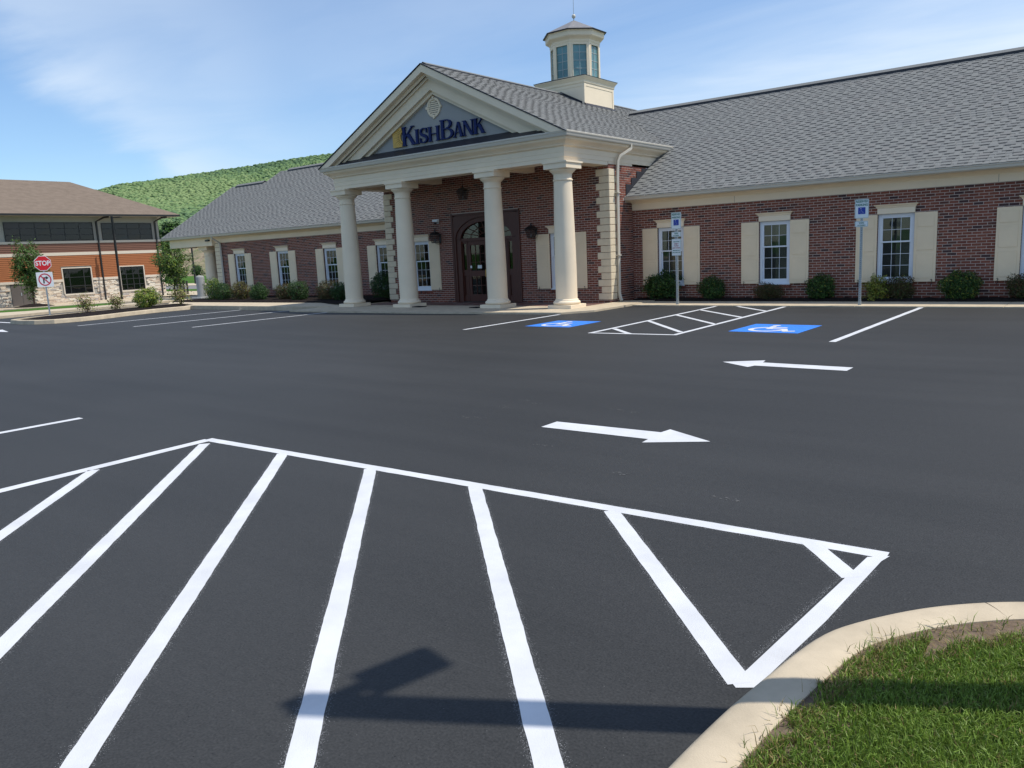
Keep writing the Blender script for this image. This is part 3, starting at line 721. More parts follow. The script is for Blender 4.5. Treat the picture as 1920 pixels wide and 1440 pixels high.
def cap_mesh():
    c = MB()
    c.box(-.43, .43, -.035, 0, 2.157, 2.295)
    def rg(z, e, d): return [(-.43-e, 0, z), (-.43-e, -d, z), (.43+e, -d, z), (.43+e, 0, z)]
    pr = [(2.295, .0, .036), (2.31, .02, .05), (2.345, .035, .062), (2.36, .065, .10), (2.385, .075, .115), (2.385, .075, .115)]
    vs = []
    for z, e, d in pr[:-1]: vs += rg(z, e, d)
    fs = [(i*4+k, i*4+k+1, (i+1)*4+k+1, (i+1)*4+k) for i in range(len(pr)-2) for k in range(3)] + [((len(pr)-2)*4, (len(pr)-2)*4+1, (len(pr)-2)*4+2, (len(pr)-2)*4+3)]
    c.add(vs, fs); me = c.mesh('window_cap', cream); bm = bmesh.new(); bm.from_mesh(me); bmesh.ops.recalc_face_normals(bm, faces=bm.faces); bm.to_mesh(me); bm.free(); return me
capm = cap_mesh()
first = True
for wall_y, us in ((YW, WR), (YW, WLF), (YD, WD)):
    for u in us:
        w = win0 if first else copy_tree(win0, bank); first = False; w.location = (u, wall_y, 0)
        n = link('room_behind', niche_mesh, w)
        o = link('blind', blind_mesh, w)
        if u == WR[0]:
            pb = MB(); pb.box(-.02, .33, .15, .16, .58, 2.08); pb.build('blind', refl_m, w)  # pale panel painting the beige reflection in this window, not a blind
        for s in (-1, 1):
            o = link('shutter', shm, bank); o.location = (u+s*.675, wall_y-.012, 0)
            k = link('shutter_catch', hbm, o); k.location = (s*.17, 0, .03)
        c = link('window_cap', capm, bank); c.location = (u, wall_y-.010, 0)
        sill(frame('-Y', wall_y), u)

# ---- quoins
def quoins(xc, yc, sgn_x, z0, z1, long=.42, short=.31, n=None):
    k = 0; z = z0; H = .1985
    while z+H*.6 < z1:
        a, b = (long, short) if k % 2 == 0 else (short, long)
        m = MB(); e = .028; zt = min(z+H-.012, z1)
        x0, x1 = (xc-a, xc+e) if sgn_x > 0 else (xc-e, xc+a)
        m.box(x0, x1, yc-e, yc+.0, z, zt)
        if sgn_x > 0: m.box(xc-.05, xc+e-.0006, yc-.0, yc+b, z+.0004, zt-.0004)
        else: m.box(xc-e+.0006, xc+.05, yc, yc+b, z+.0004, zt-.0004)
        m.build('quoin_block', stone_cream, bank, bevel=.009); z += H; k += 1
quoins(XR, YD, 1, .13, 3.98); quoins(XL, YD, -1, .13, 3.98); quoins(-34.9, YW, -1, .13, 2.74, .5, .42)

# ---- columns
def column(parent, x, y, zb, H, name='column', r0=.30, r1=.25):
    root = bpy.data.objects.new(name, None); COL.objects.link(root); root.parent = parent; root.location = (x, y, zb)
    m = MB(); m.box(-.385, .385, -.385, .385, 0, .105); m.build('plinth', cream, root, bevel=.006)
    prof = [(r0+.0, .105), (r0+.055, .11), (r0+.078, .14), (r0+.08, .17), (r0+.06, .20), (r0+.028, .215), (r0+.028, .235), (r0+.008, .26)]
    m = MB(); m.lathe(prof, n=48); m.build('column_base', cream, root, auto=60)
    pr = []
    for i in range(13):
        t = i/12; r = r0+(r1-r0)*(max(0, t-.25)/.75)**1.35 if t > .25 else r0; pr.append((r, .255+(H-.50-.255)*t))
    m = MB(); m.lathe(pr, n=48); m.build('shaft', cream, root, auto=60)
    h = H-.50
    pr = [(r1, h), (r1+.022, h+.008), (r1+.026, h+.022), (r1+.022, h+.036), (r1+.002, h+.045), (r1+.002, h+.185), (r1+.03, h+.195), (r1+.034, h+.215), (r1+.06, h+.23), (r1+.105, h+.275), (r1+.112, h+.30), (r1+.09, h+.312)]
    m = MB(); m.lathe(pr, n=48); zc = h+.312
    m.box(-.37, .37, -.37, .37, zc, H-.045); m.box(-.40, .40, -.40, .40, H-.045, H-.001)
    m.build('capital', cream, root, auto=50)
    return root
for x in (-21.27, -18.58, -14.86, -12.39): column(bank, x, 18.24, .042, 3.94)
column(bank, -36.1, 21.95, .0, 2.62, r0=.29, r1=.26)
column(bank, -38.2, 29.2, .0, 2.62, r0=.29, r1=.26)

# ---- entablature swept round the portico
def sweep_prof(path, prof, m, name, closed=False, parent=bank, auto=30):
    """path: plan corners (Vector2) walked with the outside on the right; prof: (outward, z)"""
    mb = MB(); k = len(prof); P = [Vector(p) for p in path]
    for i, p in enumerate(P):
        d0 = (P[i]-P[i-1]).normalized() if i else (P[1]-P[0]).normalized(); d1 = (P[i+1]-P[i]).normalized() if i < len(P)-1 else d0
        n0 = Vector((d0.y, -d0.x)); n1 = Vector((d1.y, -d1.x)); nb = (n0+n1); nb /= nb.dot(n0) if nb.dot(n0) else 1
        for o, z in prof: mb.v.append((p.x+nb.x*o, p.y+nb.y*o, z))
    for i in range(len(P)-1):
        for q in range(k-1): mb.f.append((i*k+q, i*k+q+1, (i+1)*k+q+1, (i+1)*k+q))
    mb.m = [0]*len(mb.f); return mb.build(name, m, parent, auto=auto)
xl, xr, yf = -21.52, -12.14, 17.97
ent = [(0, 3.985), (0, 4.085), (.010, 4.092), (.010, 4.21), (.018, 4.216), (.018, 4.35), (.045, 4.366), (.085, 4.385), (.088, 4.405), (.12, 4.44), (.17, 4.48), (.225, 4.505), (.245, 4.53), (.25, 4.575)]
path = [(xl, 23.6), (xl, yf), (xr, yf), (xr, 24.2)]
sweep_prof(path, ent, cream, 'entablature')
g_ = [(.23, 4.572), (.30, 4.575), (.315, 4.60), (.325, 4.655), (.34, 4.67), (.345, 4.70), (.34, 4.712), (.305, 4.712), (.30, 4.69), (.24, 4.67)]
sweep_prof(path, g_, gutter_m, 'gutter')
inn = [(-.5, 4.6), (-.5, 3.985), (0, 3.985)]
sweep_prof([(xl, 20.2), (xl, yf), (xr, yf), (xr, 20.2)], inn, cream, 'beam_soffit')
mb = MB(); mb.box(xl+.45, xr-.45, yf+.45, YD, 4.30, 4.36)
mb.build('portico_ceiling', cream, bank)
for x in (-18.63, -14.74):
    mb = MB(); mb.box(x-.32, x, yf+.5, YD-.01, 4.02, 4.299); mb.build('ceiling_beam', cream, bank, bevel=.008)
# downspouts
def downspout(pts, w=.05, name='downspout', m=gutter_m, parent=bank):
    mb = MB(); mb.tube(pts, w, 4); return mb.build(name, m, parent, auto=40)
o = downspout([(-11.86, 21.05, 4.62), (-11.86, 21.05, 4.48), (-11.98, 20.62, 4.26), (-12.02, 20.56, 4.12), (-12.045, 20.56, 3.6), (-12.045, 20.52, .32), (-12.03, 20.52, .22), (-11.93, 20.44, .08)], .050)
for z in (3.2, 1.4): 
    mb = MB(); mb.box(-12.12, -11.975, 20.46, 20.60, z, z+.03); mb.build('downspout_strap', gutter_m, o)
downspout([(-34.42, 21.10, 3.02), (-34.42, 21.12, 2.93), (-34.40, 21.44, 2.74), (-34.36, 21.47, 2.6), (-34.34, 21.47, .25), (-34.34, 21.36, .18)], .05)

# ---- pediment
mb = MB(); zt0 = 4.70
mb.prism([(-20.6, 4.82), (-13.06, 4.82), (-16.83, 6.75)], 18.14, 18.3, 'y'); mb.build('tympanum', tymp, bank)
ay = PZ
def rake(y0, y1, top, bot, m, name, hw=PHW, inner=0.0, bevel=0):
    """inverted-V board: the outer edge follows the roof less `top`, the inner edge the roof less `bot` (vertical)"""
    mb = MB(); zb = 4.70
    for s in (-1, 1):
        xo = XC+s*hw; za = PZ-top; zc = PZ-bot
        # feet where the lines meet the base height
        xo_t = XC+s*min((za-zb)/PS, hw); xo_b = XC+s*(zc-zb)/PS
        mb.prism([(XC, zc), (XC, za), (xo_t, max(zb, za-PS*hw)), (xo_b, zb)], y0, y1, 'y')
    return mb.build(name, m, bank, bevel=bevel)
rake(17.615, 17.78, .03, .235, cream, 'rake_fascia')
rake(17.775, 17.96, .10, .33, cream, 'rake_crown')
rake(17.86, 18.0, .325, .40, cream, 'rake_moulding')
rake(17.93, 18.06, .395, .70, cream, 'rake_frieze')
rake(18.03, 18.15, .69, .81, cream, 'rake_inner_moulding')
rake(17.80, 17.835, .325, .335, flash, 'rake_shade_strip')  # solid dark strip painting the shade line under the crown
mb = MB(); mb.prism([(17.64, 4.70), (18.16, 4.985), (18.16, 4.66), (17.64, 4.66)], -21.0, -12.66, 'x'); mb.build('pent_roof', flash, bank)
# round louvre
lv = bpy.data.objects.new('round_louvre', None); COL.objects.link(lv); lv.parent = bank; lv.location = (-16.88, 18.14, 6.03)
m = MB(); n = 36
for i in range(n):
    a0, a1 = 2*math.pi*i/n, 2*math.pi*(i+1)/n
    q = []
    for a in (a0, a1):
        for r, d in ((.285, 0), (.285, -.035), (.262, -.045), (.225, -.045), (.21, -.02), (.21, 0)): q.append((math.cos(a)*r*.97, d, math.sin(a)*r))
    m.add(q, [(k, k+1, k+7, k+6) for k in range(5)])
for x, z in ((0, .285), (0, -.285), (.277, 0), (-.277, 0)): m.box(x-.035, x+.035, -.056, 0, z-.035, z+.035)
m.build('louvre_ring', cream, lv, auto=30)
m = MB(); m.prism([(math.cos(R(a))*.2, math.sin(R(a))*.205) for a in range(0, 360, 15)], -.012, 0, 'y'); m.build('louvre_back', mat('louvre_shade', (.10, .10, .10), .9, .1), lv)
for k in range(-3, 4):
    z = k*.058; hw = math.sqrt(max(.2**2-z*z, 0)); m = MB(); m.box(-hw, hw, -.034, -.008, z-.017, z+.020, 0, T=lambda p: (p[0], p[1], p[2]-(p[1]+.02)*-.5)); m.build('louvre_slat', cream, lv)

# ---- eaves of the wings
def eave(x0, x1, name):
    mb = MB(); mb.box(x0, x1, 21.20, YW-.02, 2.985, 3.01); mb.build('soffit', cream, bank)
    mb = MB(); mb.prism([(YW+.0, 2.72), (YW-.028, 2.72), (YW-.028, 2.90), (YW-.04, 2.915), (YW-.06, 2.93), (YW-.11, 2.975), (YW-.12, 2.99), (YW, 2.99)], x0, x1, 'x'); mb.build('frieze_board', cream, bank)
    mb = MB(); mb.prism([(21.22, 2.995), (21.12, 2.995), (21.085, 3.02), (21.075, 3.07), (21.055, 3.095), (21.055, 3.11), (21.075, 3.11), (21.10, 3.08), (21.22, 3.08)], x0, x1, 'x'); mb.build('gutter', gutter_m, bank)
eave(XR+.002, 13.2, 'r'); eave(-34.9, XL-.002, 'l')
for x in (-8.9, -2.6): 
    mb = MB(); mb.box(x, x+.006, YW-.0295, YW-.02, 2.72, 2.90); mb.build('board_joint', flash, bank)
# drive-through canopy at the left end
mb = MB(); mb.box(-38.75, -34.9, 21.38, 21.62, 2.60, 2.99); mb.box(-38.75, -38.5, 21.62, 29.6, 2.60, 2.99); mb.box(-38.75, -34.9, 29.35, 29.6, 2.60, 2.989)
mb.build('canopy_beam', cream, bank, bevel=.01)
mb = MB(); mb.box(-38.5, -34.9, 21.62, 29.4, 2.88, 2.93); mb.build('canopy_ceiling', cream, bank)
mb = MB(); mb.box(-38.95, -34.9, 21.20, 21.40, 2.985, 3.01); mb.build('soffit', cream, bank)
mb = MB(); mb.prism([(21.22, 2.995), (21.12, 2.995), (21.085, 3.02), (21.075, 3.07), (21.055, 3.095), (21.055, 3.11), (21.075, 3.11), (21.10, 3.08), (21.22, 3.08)], -39.0, -34.9, 'x'); mb.build('gutter', gutter_m, bank)
mb = MB(); mb.box(-35.35, -35.05, 21.30, 21.38, 2.82, 2.90); mb.build('canopy_light', black, bank)

# ---- roofs: deck, shingles, ridge caps
CYR = 25.55; CZR = mainz(CYR)
deck = MB()
deck.add([(-36.0, YE, RB), (13.4, YE, RB), (13.4, YR, ZR), (-36.0, YR, ZR), (-36.0, 2*YR-YE, RB), (13.4, 2*YR-YE, RB)], [(0, 1, 2, 3), (3, 2, 5, 4)])
deck.add([(-39.1, YE, RB), (-36.0, YE, RB), (-36.0, CYR, CZR), (-39.1, CYR, CZR), (-39.1, 2*CYR-YE, RB), (-36.0, 2*CYR-YE, RB)], [(0, 1, 2, 3), (3, 2, 5, 4)])
deck.add([(-35.96, YE, RB-.01), (-35.96, YR, ZR-.01), (-35.96, 2*YR-YE, RB-.01)], [(0, 1, 2)]); deck.add([(-38.9, YE, RB-.01), (-38.9, CYR, CZR-.01), (-38.9, 2*CYR-YE, RB-.01)], [(0, 1, 2)])
for s in (1, -1): deck.add([(XC, PY0, PZ), (XC+s*PHW, PY0, PZ-PS*PHW), (XC+s*PHW, 24.6, PZ-PS*PHW), (XC, 30.4, PZ), (XC, 30.4, PZ), (XC+s*1.6, 30.4, PZ-PS*1.6), (XC+s*1.6, 26.5, PZ-PS*1.6)], [(0, 1, 2, 6, 5, 3)])
roof = deck.build('roof', SH[2], bank, recalc=False)
def shingles(P0, U, Vv, length_v, bounds, singles=None, expo=.135):
    """P0 eave corner, U unit along the eave, Vv unit up the slope; bounds(v) -> (u0, u1). Each course has a base strip, raised tabs and the dark shadow band under them."""
    P0 = Vector(P0); U = Vector(U); Vv = Vector(Vv); N = U.cross(Vv); N = N if N.z > 0 else -N
    mb = MB(); one = []; rows = int(length_v/expo); 
    def Q(u, v, w): p = P0+U*u+Vv*v+N*w; return (p.x, p.y, p.z)
    for i in range(rows+1):
        v = i*expo; v1 = min(v+expo+.01, length_v); b = bounds(v+expo*.5)
        if b is None or b[1]-b[0] < .05 or v1-v < .03: continue
        u = b[0]
        # base strip: runs a little under the next course, its butt 5 mm high
        while u < b[1]:
            L = min(.92, b[1]-u); mi = random.choices(range(4), (.3, .4, .2, .1))[0]
            mb.add([Q(u, v, .010), Q(u+L, v, .010), Q(u+L, v1, .004), Q(u, v1, .004), Q(u, v, .0), Q(u+L, v, .0)], [(0, 1, 2, 3), (4, 5, 1, 0)], mi)
            u += L
        u = b[0]+(.175 if i % 2 else 0)+random.uniform(0, .09)
        while u < b[1]-.12:
            L = min(random.uniform(.17, .225), b[1]-u); mi = random.choices(range(4), (.45, .3, .12, .13))[0]
            if singles and singles(Q(u, v, 0)): one.append((u, v, L, mi, v1))
            else:
                z0, z1 = .016, .011
                mb.add([Q(u, v, z0), Q(u+L, v, z0), Q(u+L, v1, z1), Q(u, v1, z1)], [(0, 1, 2, 3)], mi)
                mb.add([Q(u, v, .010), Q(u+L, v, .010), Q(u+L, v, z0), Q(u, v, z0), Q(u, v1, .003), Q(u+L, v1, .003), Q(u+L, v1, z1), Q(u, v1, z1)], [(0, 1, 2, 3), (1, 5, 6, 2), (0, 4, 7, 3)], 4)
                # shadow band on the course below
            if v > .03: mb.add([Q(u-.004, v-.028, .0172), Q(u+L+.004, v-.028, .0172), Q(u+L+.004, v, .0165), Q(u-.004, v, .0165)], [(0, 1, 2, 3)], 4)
            u += L+random.uniform(.12, .175)
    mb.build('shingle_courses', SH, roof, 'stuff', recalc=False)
    if one:
        one = one[:300]; cache = {}
        rot = Matrix((U, Vv, N)).transposed().to_euler()
        for u, v, L, mi, v1 in one:
            k = (round(L, 2), mi)
            if k not in cache:
                H = v1-v; b = MB(); b.v = [(0, 0, .016), (k[0], 0, .016), (k[0], H, .011), (0, H, .011), (0, 0, .010), (k[0], 0, .010), (k[0], H, .003), (0, H, .003)]
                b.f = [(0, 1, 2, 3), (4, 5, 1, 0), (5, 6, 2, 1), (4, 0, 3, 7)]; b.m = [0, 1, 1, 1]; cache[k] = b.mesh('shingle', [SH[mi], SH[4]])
            o = link('shingle', cache[k], roof); o.location = P0+U*u+Vv*v; o.rotation_euler = rot
sl_ = math.hypot(1, RS); Vm = (0, 1/sl_, RS/sl_); Lm = (YR-YE)*sl_
def portico_half(z):     # half width of the portico roof at the height where the main roof meets it
    return min((PZ-z)/PS, PHW)
def bR(v):
    z = RB+v*RS/sl_; 
    a = XR if z < PZ-PS*PHW else XC+portico_half(z)
    return (a+.02, 13.4)
def bL(v):
    z = RB+v*RS/sl_
    a = XL if z < PZ-PS*PHW else XC-portico_half(z)
    y = YE+v/sl_
    return (-39.1 if y < CYR else -36.0, a-.02)
def near(p): return -4.6 < p[0] < -2.2 and p[2] < 4.35
shingles((0, YE, RB), (1, 0, 0), Vm, Lm, bR, singles=near)
shingles((0, YE, RB), (1, 0, 0), Vm, Lm, bL)
sp = math.hypot(1, PS); Lp = PHW*sp
def bP(v):
    z = PZ-PS*PHW+v*PS/sp
    ye = YE+(z-RB)/RS if z < ZR else 30.4
    return (PY0, ye)
shingles((XC+PHW, 0, PZ-PS*PHW), (0, 1, 0), (-1/sp, 0, PS/sp), Lp, bP)
def bPl(v): a = bP(v); return a
shingles((XC-PHW, 0, PZ-PS*PHW), (0, 1, 0), (1/sp, 0, PS/sp), Lp, bPl)
# ridge vents / caps
def ridge(p, q, w, h, rise, name='ridge_vent'):
    """box-like vented ridge: dark sides under a shingled cap"""
    p = Vector(p); q = Vector(q); d = (q-p).normalized(); n = Vector((d.y, -d.x, 0)); mb = MB()
    def pt(base, a, z): r = base+n*a; return (r.x, r.y, base.z+z)
    s = []
    for b in (p, q): s += [pt(b, -w, -rise*w), pt(b, -w, -rise*w+h), pt(b, 0, h+.006), pt(b, w, -rise*w+h), pt(b, w, -rise*w)]
    mb.add(s, [(1, 2, 7, 6), (2, 3, 8, 7)], 0); mb.add(s, [(0, 1, 6, 5), (3, 4, 9, 8), (0, 1, 2, 3, 4), (5, 9, 8, 7, 6)], 1)
    return mb.build(name, [SH[1], flash], roof)
ridge((-14.9, YR, ZR), (13.4, YR, ZR), .15, .085, RS); ridge((-35.2, YR, ZR), (-18.6, YR, ZR), .15, .085, RS)
ridge((-38.6, CYR, CZR), (-36.1, CYR, CZR), .15, .085, RS); ridge((XC, PY0+.1, PZ), (XC, 30.4, PZ), .13, .055, PS)
# drip edge of the pediment rakes
for s in (-1, 1):
    mb = MB(); mb.prism([(XC, PZ-.012), (XC, PZ+.012), (XC+s*PHW, PZ-PS*PHW+.012), (XC+s*PHW, PZ-PS*PHW-.012)], PY0-.012, PY0+.02, 'y'); mb.build('drip_edge', flash, roof)
# stepped flashing where the wing roof meets the portico side wall
y = YE+.05
k = 0
while y < 22.6:
    z = mainz(y); mb = MB(); step = .33
    top = min(z+step*RS+.13, 3.99); mb.prism([(y-.01, z-.05), (y+step-.004, z+step*RS-.05), (y+step-.004, top), (y-.01, top)], XR+.014, XR+.024+.0008*(k % 2), 'x'); mb.build('step_flashing', flash, bank); y += step; k += 1
mb = MB(); mb.add([(XR+.03, 22.5, 4.0), (XR+.35, 23.95, mainz(23.95)+.02), (XR+.32, 23.6, mainz(23.6)-.08), (XR+.02, 22.1, mainz(22.1))], [(0, 1, 2, 3)]); 
mb2 = MB(); mb2.prism([(22.2, mainz(22.2)), (23.62, mainz(23.62)), (23.62, 4.66), (23.45, 4.56), (23.0, 4.2), (22.55, 3.97)], XR-.05, XR+.012, 'x'); mb2.build('end_flashing', flash, bank)

# ---- entrance
ent_ = bpy.data.objects.new('entrance', None); COL.objects.link(ent_); ent_.parent = bank
XE = -16.86
def arch(a, b, zc, n=24): return [(XE+a*math.cos(math.pi*i/n), zc+b*math.sin(math.pi*i/n)) for i in range(n+1)]
def arch_plate(mb, outer, inner_, y0, y1):
    for (p, q) in ((outer, inner_),):
        n = len(p)
        vs = [(a[0], y0, a[1]) for a in p]+[(a[0], y0, a[1]) for a in q]+[(a[0], y1, a[1]) for a in p]+[(a[0], y1, a[1]) for a in q]
        fs = []
        for i in range(n-1): fs += [(i, i+1, n+i+1, n+i), (2*n+i, 3*n+i, 3*n+i+1, 2*n+i+1), (i, 2*n+i, 2*n+i+1, i+1), (n+i, n+i+1, 3*n+i+1, 3*n+i)]
        mb.add(vs, fs)
def rect_match(ar, x0, x1, z1):
    """project the arch points outwards on the rectangle x0..x1, top z1"""
    o = []
    for (x, z) in ar:
        t = 1e9; dx, dz = x-XE, z-ar[0][1]
        if abs(dx) > 1e-6: t = min(t, ((x1 if dx > 0 else x0)-XE)/dx)
        if dz > 1e-6: t = min(t, (z1-ar[0][1])/dz)
        o.append((XE+dx*t, ar[0][1]+dz*t))
    return o
mb = MB()
a1 = arch(1.29, .70, 2.14); arch_plate(mb, rect_match(a1, -18.25, -15.47, 2.93), a1, YD-.03, YD+.06)
mb.box(-18.25, -18.15, YD-.03, YD+.06, .045, 2.14); mb.box(-15.57, -15.47, YD-.03, YD+.06, .045, 2.14)
mb.box(-18.30, -15.42, YD-.06, YD+.05, 2.93, 2.985); mb.box(-18.31, -18.235, YD-.045, YD+.05, .045, 2.93); mb.box(-15.485, -15.41, YD-.045, YD+.05, .045, 2.93)
a2 = arch(1.09, .53, 2.16); arch_plate(mb, a1, a2, YD+.005, YD+.08)
mb.box(-18.15, -17.95, YD+.005, YD+.08, .045, 2.14); mb.box(-15.77, -15.57, YD+.005, YD+.08, .045, 2.14)
mb.box(-17.96, -15.76, YD+.02, YD+.12, 2.07, 2.17)
mb.box(-17.74, -17.70, YD+.045, YD+.12, .045, 2.07); mb.box(-16.02, -15.98, YD+.045, YD+.12, .045, 2.07)
mb.build('door_surround', wood, ent_, bevel=.005)
# fanlight
mb = MB(); f = arch(1.09, .53, 2.17); mb.prism(f, YD+.075, YD+.08, 'y'); mb.build('fanlight_glass', glass_dark, ent_)
mb = MB()
for d in range(20, 180, 20):
    a = R(d); mb.tube([(XE+.32*math.cos(a), YD+.065, 2.17+.155*math.sin(a)), (XE+1.09*math.cos(a), YD+.065, 2.17+.53*math.sin(a))], .011, 6)
for aa, bb in ((.33, .16), (.70, .34)): mb.tube([(XE+aa*math.cos(R(d)), YD+.066, 2.17+bb*math.sin(R(d))) for d in range(0, 181, 9)], .011, 6)
mb.build('fanlight_muntins', wood, ent_)
def door_leaf(x0, x1, hinge):
    t = MB(); y0, y1 = YD+.055, YD+.10
    t.box(x0, x0+.11, y0, y1, .05, 2.065); t.box(x1-.11, x1, y0, y1, .05, 2.065); t.box(x0+.11, x1-.11, y0, y1, .05, .30); t.box(x0+.11, x1-.11, y0, y1, .90, 1.09); t.box(x0+.11, x1-.11, y0, y1, 1.93, 2.065)
    for z0, z1, r in ((1.09, 1.93, 3), (.30, .90, 2)):
        for k in (1, 2):
            x = x0+.11+(x1-x0-.22)*k/3; t.box(x-.009, x+.009, y0+.008, y1-.01, z0, z1)
        for k in range(1, r):
            z = z0+(z1-z0)*k/r; t.box(x0+.11, x1-.11, y0+.01, y1-.012, z-.009, z+.009)
    o = t.build('door', wood, ent_, bevel=.003)
    g = MB(); g.box(x0+.11, x1-.11, y0+.028, y0+.032, 1.09, 1.93); g.build('door_glass', glass_dark, ent_); g = MB(); g.box(x0+.11, x1-.11, y0+.028, y0+.032, .30, .90); g.build('door_glass', glass_dark, ent_)
    xs = x1-.055 if hinge < 0 else x0+.055
    h = MB(); h.tube([(xs, y0, 1.12), (xs, y0-.05, 1.12), (xs, y0-.05, .88), (xs, y0, .88)], .012, 8); h.build('door_handle', brass, ent_)
    for z in (.35, 1.1, 1.8):
        xh = x0 if hinge < 0 else x1; q = MB(); q.box(xh-.012, xh+.012, y0-.008, y0+.002, z, z+.12); q.build('hinge', black, ent_)
door_leaf(-17.70, -16.865, -1); door_leaf(-16.855, -16.02, 1)
for x0, x1 in ((-17.95, -17.74), (-15.98, -15.77)):
    t = MB(); y0 = YD+.06; t.box(x0, x0+.035, y0, y0+.05, .05, 2.07); t.box(x1-.035, x1, y0, y0+.05, .05, 2.07); t.box(x0+.035, x1-.035, y0, y0+.05, .92, 1.12); t.box(x0+.035, x1-.035, y0, y0+.05, .05, .26); t.box(x0+.035, x1-.035, y0, y0+.05, 2.0, 2.07); t.box(x0+.055, x1-.055, y0+.02, y0+.04, .30, .88); t.box(x0+.035, x1-.035, y0+.035, y0+.045, .26, .92)
    t.build('sidelight', wood, ent_, bevel=.003); g = MB(); g.box(x0+.035, x1-.035, y0+.03, y0+.034, 1.12, 2.0); g.build('sidelight_glass', glass_dark, ent_)
mb = MB(); mb.box(-17.95, -15.77, YD+.115, YD+1.3, .03, 2.9, skip=(2,)); mb.build('vestibule', dark_int, ent_, recalc=False)
mb = MB(); mb.box(-17.3, -17.12, YD+.052, YD+.054, 1.16, 1.27); mb.box(-17.62, -17.55, YD+.052, YD+.054, 1.18, 1.26); mb.build('door_notice', white_sign, ent_)
mb = MB(); mb.box(-17.96, -15.76, YD+.01, YD+.16, .042, .062); mb.build('threshold', black, ent_)

# ---- cupola
cup = bpy.data.objects.new('cupola', None); COL.objects.link(cup); cup.parent = bank; cup.location = (XC, 25.85, 0)
mb = MB(); mb.box(-1.0, 1.0, -1.0, 1.0, 6.4, 7.5); mb.build('cupola_base', cream, cup, bevel=.008)
mb = MB()
for s in (-1, 1):   # corner boards and rails framing the panels
    for t in (-1, 1):
        mb.box(s*.965-.05, s*.965+.05, t*.965-.05, t*.965+.05, 6.5, 7.47)
    mb.box(-.94, .94, s*1.0-.012, s*1.0+.012, 7.36, 7.469); mb.box(s*1.0-.012, s*1.0+.012, -.94, .94, 7.36, 7.469)
mb.build('cupola_corner_boards', cream, cup)
sq = [(-1.02, -1.02), (1.02, -1.02), (1.02, 1.02), (-1.02, 1.02), (-1.02, -1.02)]
def ring_square(prof, m, name):
    mb = MB(); k = len(prof)
    for sx_, sy_ in ((-1, -1), (1, -1), (1, 1), (-1, 1)):
        for r, z in prof: mb.v.append((sx_*r, sy_*r, z))
    for i in range(4):
        j = (i+1) % 4
        for q in range(k-1): mb.f.append((i*k+q, j*k+q, j*k+q+1, i*k+q+1))
    mb.f.append((k-1, 2*k-1, 3*k-1, 4*k-1)); mb.m = [0]*len(mb.f); return mb.build(name, m, cup)
ring_square([(1.02, 7.46), (1.035, 7.48), (1.04, 7.55), (1.09, 7.63), (1.12, 7.665), (1.12, 7.69)], cream, 'cupola_cornice')
ring_square([(1.13, 7.685), (1.135, 7.70), (.9, 7.77), (.5, 7.78)], flash, 'cupola_skirt_roof')
mb = MB()
for s in (-1, 1): mb.add([(1.07*s, -1.08, PZ-PS*1.07-.0), (1.07*s, 1.08, PZ-PS*1.07), (1.0*s, 1.08, PZ-PS+.08), (1.0*s, -1.08, PZ-PS+.08)], [(0, 1, 2, 3)])
for s in (-1, 1): mb.add([(0, -1.012, PZ-.04), (s*1.06, -1.012, PZ-PS*1.06-.04), (s*1.06, -1.012, PZ-PS*1.06+.09), (0, -1.012, PZ+.09)], [(0, 1, 2, 3)])
mb.build('cupola_flashing', flash, cup, recalc=False)
Ro = .93; cosg = math.cos(R(22.5)); ap = Ro*cosg
def octo(r, z): return [(r*math.cos(R(22.5+45*i)), r*math.sin(R(22.5+45*i)), z) for i in range(8)]
def oct_ring(prof, m, name):
    mb = MB()
    for r, z in prof: mb.v += octo(r, z)
    for q in range(len(prof)-1):
        for i in range(8): mb.f.append((q*8+i, q*8+(i+1) % 8, q*8+8+(i+1) % 8, q*8+8+i))
    mb.f.append(tuple(range(8))[::-1]); mb.f.append(tuple((len(prof)-1)*8+i for i in range(8))); mb.m = [0]*len(mb.f); return mb.build(name, m, cup)
oct_ring([(Ro-.09, 7.70), (Ro-.09, 9.0)], dark_int, 'lantern_core')
side = 2*Ro*math.sin(R(22.5))
pm_, fm_ = None, None
for i in range(8):
    T_ = Matrix.Rotation(R(45*i), 4, 'Z')
    if pm_ is None:
        f = MB(); hw = side/2
        f.box(ap-.06, ap, -hw, -hw+.105, 7.74, 8.97); f.box(ap-.06, ap, hw-.105, hw, 7.74, 8.97); f.box(ap-.06, ap-.001, -hw+.105, hw-.105, 7.74, 7.80); f.box(ap-.06, ap-.001, -hw+.105, hw-.105, 8.90, 8.97)
        f.box(ap-.02, ap+.012, -hw+.075, -hw+.11, 7.78, 8.92); f.box(ap-.02, ap+.012, hw-.11, hw-.075, 7.78, 8.92); f.box(ap-.02, ap+.011, -hw+.075, hw-.075, 8.885, 8.925)
        fm_ = f.mesh('cupola_window', cream)
        g = MB(); g.box(ap-.052, ap-.045, -hw+.105, hw-.105, 7.80, 8.90); pm_ = g.mesh('cupola_pane', teal)
        q = MB(); q.box(ap-.045, ap-.033, -.008, .008, 7.80, 8.90)
        for k in (1, 2, 3): q.box(ap-.045, ap-.034, -hw+.105, hw-.105, 7.80+1.10*k/4-.008, 7.80+1.10*k/4+.008)
        qm_ = q.mesh('cupola_muntins', mat('cupola_muntin', (.42, .47, .47), .5, .3))
    for nm, me_ in (('cupola_window', fm_), ('cupola_glass', pm_), ('cupola_muntins', qm_)):
        o = link(nm, me_, cup); o.rotation_euler = (0, 0, R(45*i))
